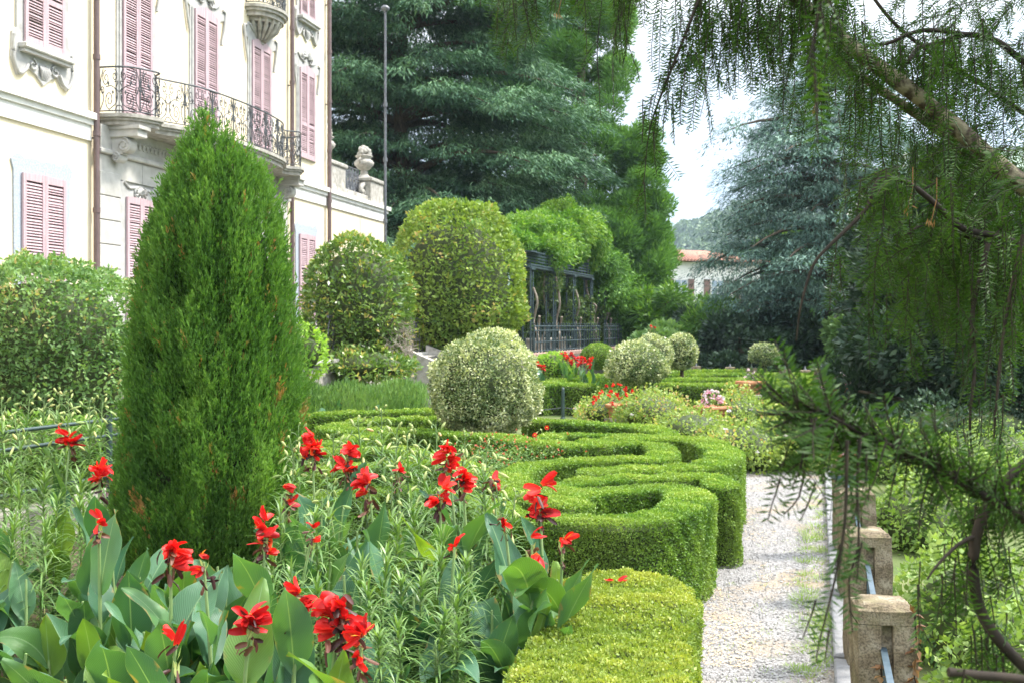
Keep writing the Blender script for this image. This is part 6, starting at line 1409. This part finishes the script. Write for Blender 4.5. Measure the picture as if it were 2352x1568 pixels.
fringe(b5b, 40, 0, 1, lambda x, y: px2m(R.uniform(80, 230), 3.0), var=.5, jit=.10)
fringe(b10, 36, .1, 1, lambda x, y: px2m(R.uniform(100, 230), 3.3), var=.4, jit=.12)
fringe(b6, 40, .0, .55, lambda x, y: px2m(R.uniform(70, 240), 2.7), var=.55, jit=.05)
fringe(b7, 60, .1, 1, lambda x, y: px2m(R.uniform(100, 290), 2.8), var=.5, jit=.10)
fringe(b8, 26, .0, .95, lambda x, y: px2m(R.uniform(60, 170), 2.6), var=.35, jit=.02)
fringe(b9, 20, .0, .9, lambda x, y: px2m(R.uniform(60, 190), 2.5), var=.4, jit=.02)
# sprays filling the crown between the limbs
def sprays(n, xr, yr, dr, L, var, keep=None):
    for k in range(n):
        x, y, d = R.uniform(*xr), R.uniform(*yr), R.uniform(*dr)
        if keep and not keep(x, y): continue
        o = P(x, y, d); a = R.normal(0, .8)
        c = twig(o, R.uniform(.6, 1.2) * L, d0=[-math.cos(a) * .7, math.sin(a) * .6, R.uniform(-.5, .15)], var=var + R.normal(0, .1))
sprays(44, (2120, 2480), (-60, 130), (2.9, 3.5), .22, .4)
sprays(72, (2130, 2480), (330, 620), (2.7, 3.3), .22, .5, lambda x, y: y > 330 + (2290 - x) * .35)
sprays(16, (2000, 2110), (380, 470), (2.6, 2.8), .17, .6)
fill = lambda x, y: (x - 1900) / 500 + (y - 300) / 900 > .22
sprays(60, (2150, 2480), (150, 480), (3.1, 3.6), .24, .38, lambda x, y: R.uniform() < .75)
for k in range(72):
    x = R.uniform(1985, 2400); y = R.uniform(430, 700) ; d = R.uniform(2.7, 3.4); twig(P(x, y, d), px2m(R.uniform(100, 260) * np.interp(x, [1960, 2100, 2400], [.7, 1, 1.1]), d), (R.normal(0, .08), 0), var=R.uniform(.35, .68))
for k in range(46):
    x = R.uniform(1560, 1990); y = R.uniform(-60, 60); d = R.uniform(2.7, 3.2); twig(P(x, y, d), px2m(R.uniform(90, 230), d), (R.normal(0, .08), 0), var=R.uniform(.4, .68))
fringe(n1, 42, .45, 1, lambda x, y: px2m(R.uniform(60, 150), 1.55) * np.interp(x, [1780, 1900, 2100], [.75, 1, 1]), (-.35, 0), .45, .03)
for k in range(160):
    u = R.uniform(.22, 1); o = n1[int(u * (len(n1) - 1))]
    if 1945 < CX + F * o[0] / o[1] < 1980: continue
    twig(o, px2m(R.uniform(60, 190), 1.55), d0=[-.55 + R.normal(0, .45), R.normal(0, .4), R.uniform(-.6 if u > .62 else -.1, 1.0)], stiff=1.3 if u > .62 else 2.2, var=.5)
fringe(n2, 60, .1, .8, lambda x, y: px2m(R.uniform(80, 230), 1.8), (.1, 0), .35, .03)
fringe(n3, 8, .1, 1, lambda x, y: px2m(R.uniform(70, 150), 1.8), (-.1, 0), .4, .02)
fringe(n5, 14, .1, 1, lambda x, y: px2m(R.uniform(60, 120), 1.5), (0, 0), .35, .02)
for k in range(9): twig(n6[int(k / 9 * (len(n6) - 1))], px2m(R.uniform(70, 140), 1.36), (R.normal(0, .25), 0), var=.6, sub=False)
for pts in ([(1975, 1000, 1.5), (1968, 1120, 1.5), (1972, 1250, 1.5), (1950, 1330, 1.5), (1958, 1450, 1.5)], [(1945, 1010, 1.48), (1940, 1200, 1.48), (1915, 1340, 1.48), (1880, 1480, 1.48), (1875, 1520, 1.48)], [(1865, 960, 1.5), (1850, 1060, 1.5), (1835, 1140, 1.5), (1800, 1180, 1.5)]):
    c = ybranch(pts, .0028, .001, False, 5); needles(c, L=.024, var=.4, flat=.2)
    fringe(c, 7, .1, .8, lambda x, y: px2m(R.uniform(50, 120), 1.5), (-.3, 0), .4, .01)
# orange brown dead shoots
DEAD = leafmat('dead_yew', [(0, (.20, .09, .03)), (1, (.42, .22, .08))], .2, gain=.8)
for x, y, L, d in ((1282, 30, 36, 2.85), (2085, 480, 40, 2.6), (2140, 505, 40, 2.6), (1870, 250, 30, 3), (2360, 570, 40, 2.6)):
    ymd = MB(); o = P(x, y, d); ymd.tube(np.array([o + [.012, 0, .10], o + [.012, 0, .05], o]) - YO, .0011, 4); n = 11; ymd.leaves(np.tile(o - YO, (n, 1)) + R.normal(0, .004, (n, 3)), R.normal(0, .45, (n, 3)) + [0, 0, -1], rnd_unit(n), .02, .003, R.uniform(.3, 1, n)); ymd.build('dead_shoot', DEAD, yew)
# upper crown above the frame keeps the boughs in shade
p, dd = [], []
n = 15000; u = rnd_unit(n); q = np.array([1.5, 2.75, 5.1]) + u * (R.uniform(0, 1, n) ** .4)[:, None] * [1.45, 1.25, .8]
ok = (HY - F * (q[:, 2] - EYE) / q[:, 1] < -170); q = q[ok]; n = len(q)
yn.leaves(q - YO, rnd_unit(n) + [0, 0, -.4], rnd_unit(n), R.uniform(.05, .11, n), .02, R.uniform(.2, .7, n))
p = np.vstack(YP) - YO; yn.leaves(p, np.vstack(YD), np.vstack(YS), np.concatenate(YL), .0036, np.concatenate(YV)); print('yew needles', len(p))
ybr.build('limbs', M['yewbark'], yew); ytw.build('twigs', M['twig'], yew); yn.build('needles', M['yew'], yew)

# ================================================================== LIGHT, SKY, CAMERA
SUN_AZ, SUN_EL = math.radians(82), math.radians(56)
sd = np.array([math.sin(SUN_AZ) * math.cos(SUN_EL), math.cos(SUN_AZ) * math.cos(SUN_EL), math.sin(SUN_EL)])
L = bpy.data.lights.new('sun', 'SUN'); L.energy = 2.6; L.angle = math.radians(8.0); L.color = (1, .95, .87)
lo = bpy.data.objects.new('sun', L); COL.objects.link(lo); lo.rotation_euler = Vector(sd).to_track_quat('Z', 'Y').to_euler(); lo.location = (20, 10, 40)
w = bpy.data.worlds.new('World'); scene.world = w; w.use_nodes = True; nt = w.node_tree; nd, lk = nt.nodes, nt.links; nd.clear()
sky = nd.new('ShaderNodeTexSky'); sky.sky_type = 'NISHITA'; sky.sun_disc = False; sky.sun_elevation = SUN_EL; sky.sun_rotation = SUN_AZ; sky.air_density = 1.2; sky.dust_density = 1.5
tc = nd.new('ShaderNodeTexCoord'); mp = nd.new('ShaderNodeMapping'); mp.inputs['Scale'].default_value = (1, 1, 2.4); lk.new(tc.outputs['Generated'], mp.inputs['Vector'])
no = nd.new('ShaderNodeTexNoise'); no.inputs['Scale'].default_value = 2.6; no.inputs['Detail'].default_value = 7; no.inputs['Roughness'].default_value = .55; lk.new(mp.outputs[0], no.inputs['Vector'])
cr = ramp(nd, [(.33, (.72, .72, .72)), (.55, (1, 1, 1))]); lk.new(no.outputs['Fac'], cr.inputs['Fac'])
n2 = nd.new('ShaderNodeTexNoise'); n2.inputs['Scale'].default_value = 5; n2.inputs['Detail'].default_value = 6; lk.new(mp.outputs[0], n2.inputs['Vector'])
cc = ramp(nd, [(.3, (.62, .70, .82)), (.65, (.96, .98, 1.0))]); lk.new(n2.outputs['Fac'], cc.inputs['Fac'])
mx = nd.new('ShaderNodeMix'); mx.data_type = 'RGBA'; lk.new(cr.outputs['Color'], mx.inputs[0]); lk.new(sky.outputs[0], mx.inputs[6]); 
sz_ = nd.new('ShaderNodeSeparateXYZ'); lk.new(tc.outputs['Generated'], sz_.inputs[0])
el = ramp(nd, [(0, (1.7, 1.85, 2.1)), (.10, (1.9, 2.05, 2.25)), (.24, (2.6, 2.65, 2.75)), (.6, (11.5, 11.6, 11.7))]); lk.new(sz_.outputs[2], el.inputs['Fac'])
cm = nd.new('ShaderNodeMix'); cm.data_type = 'RGBA'; cm.blend_type = 'MULTIPLY'; cm.inputs[0].default_value = 1; lk.new(cc.outputs['Color'], cm.inputs[6]); lk.new(el.outputs['Color'], cm.inputs[7])
lk.new(cm.outputs[2], mx.inputs[7])
bg = nd.new('ShaderNodeBackground'); bg.inputs['Strength'].default_value = .15; lk.new(mx.outputs[2], bg.inputs['Color'])
wo = nd.new('ShaderNodeOutputWorld'); lk.new(bg.outputs[0], wo.inputs[0])
# thin summer haze round the whole garden and the hill
hzm, hnt, hnd, hlk = new_mat('haze')
pv = hnd.new('ShaderNodeVolumePrincipled'); pv.inputs['Color'].default_value = (.66, .83, 1, 1); pv.inputs['Density'].default_value = .00022; pv.inputs['Anisotropy'].default_value = .2
ho = hnd.new('ShaderNodeOutputMaterial'); hlk.new(pv.outputs[0], ho.inputs['Volume'])
mb = MB(); mb.box((0, 1400, 124), (7000, 6400, 250)); tag(mb.build('haze', hzm), kind='stuff')
scene.view_settings.view_transform = 'Standard'; scene.view_settings.look = 'None'; scene.view_settings.exposure = 1.72; scene.view_settings.gamma = 1
cam = bpy.data.cameras.new('camera'); co = bpy.data.objects.new('camera', cam); COL.objects.link(co); co.location = (0, 0, EYE); co.rotation_euler = (PI / 2, 0, 0)
cam.sensor_width = 36; cam.lens = F / 2352 * 36; cam.shift_y = -(784 - HY) / 2352; cam.clip_start = .05; cam.clip_end = 6000
cam.dof.use_dof = True; cam.dof.focus_distance = 4.6; cam.dof.aperture_fstop = 8.0
scene.camera = co
scene.cycles.max_bounces = 6; scene.cycles.diffuse_bounces = 3; scene.cycles.transmission_bounces = 4; scene.cycles.glossy_bounces = 2; scene.cycles.use_denoising = True
scene.cycles.sample_clamp_indirect = 6
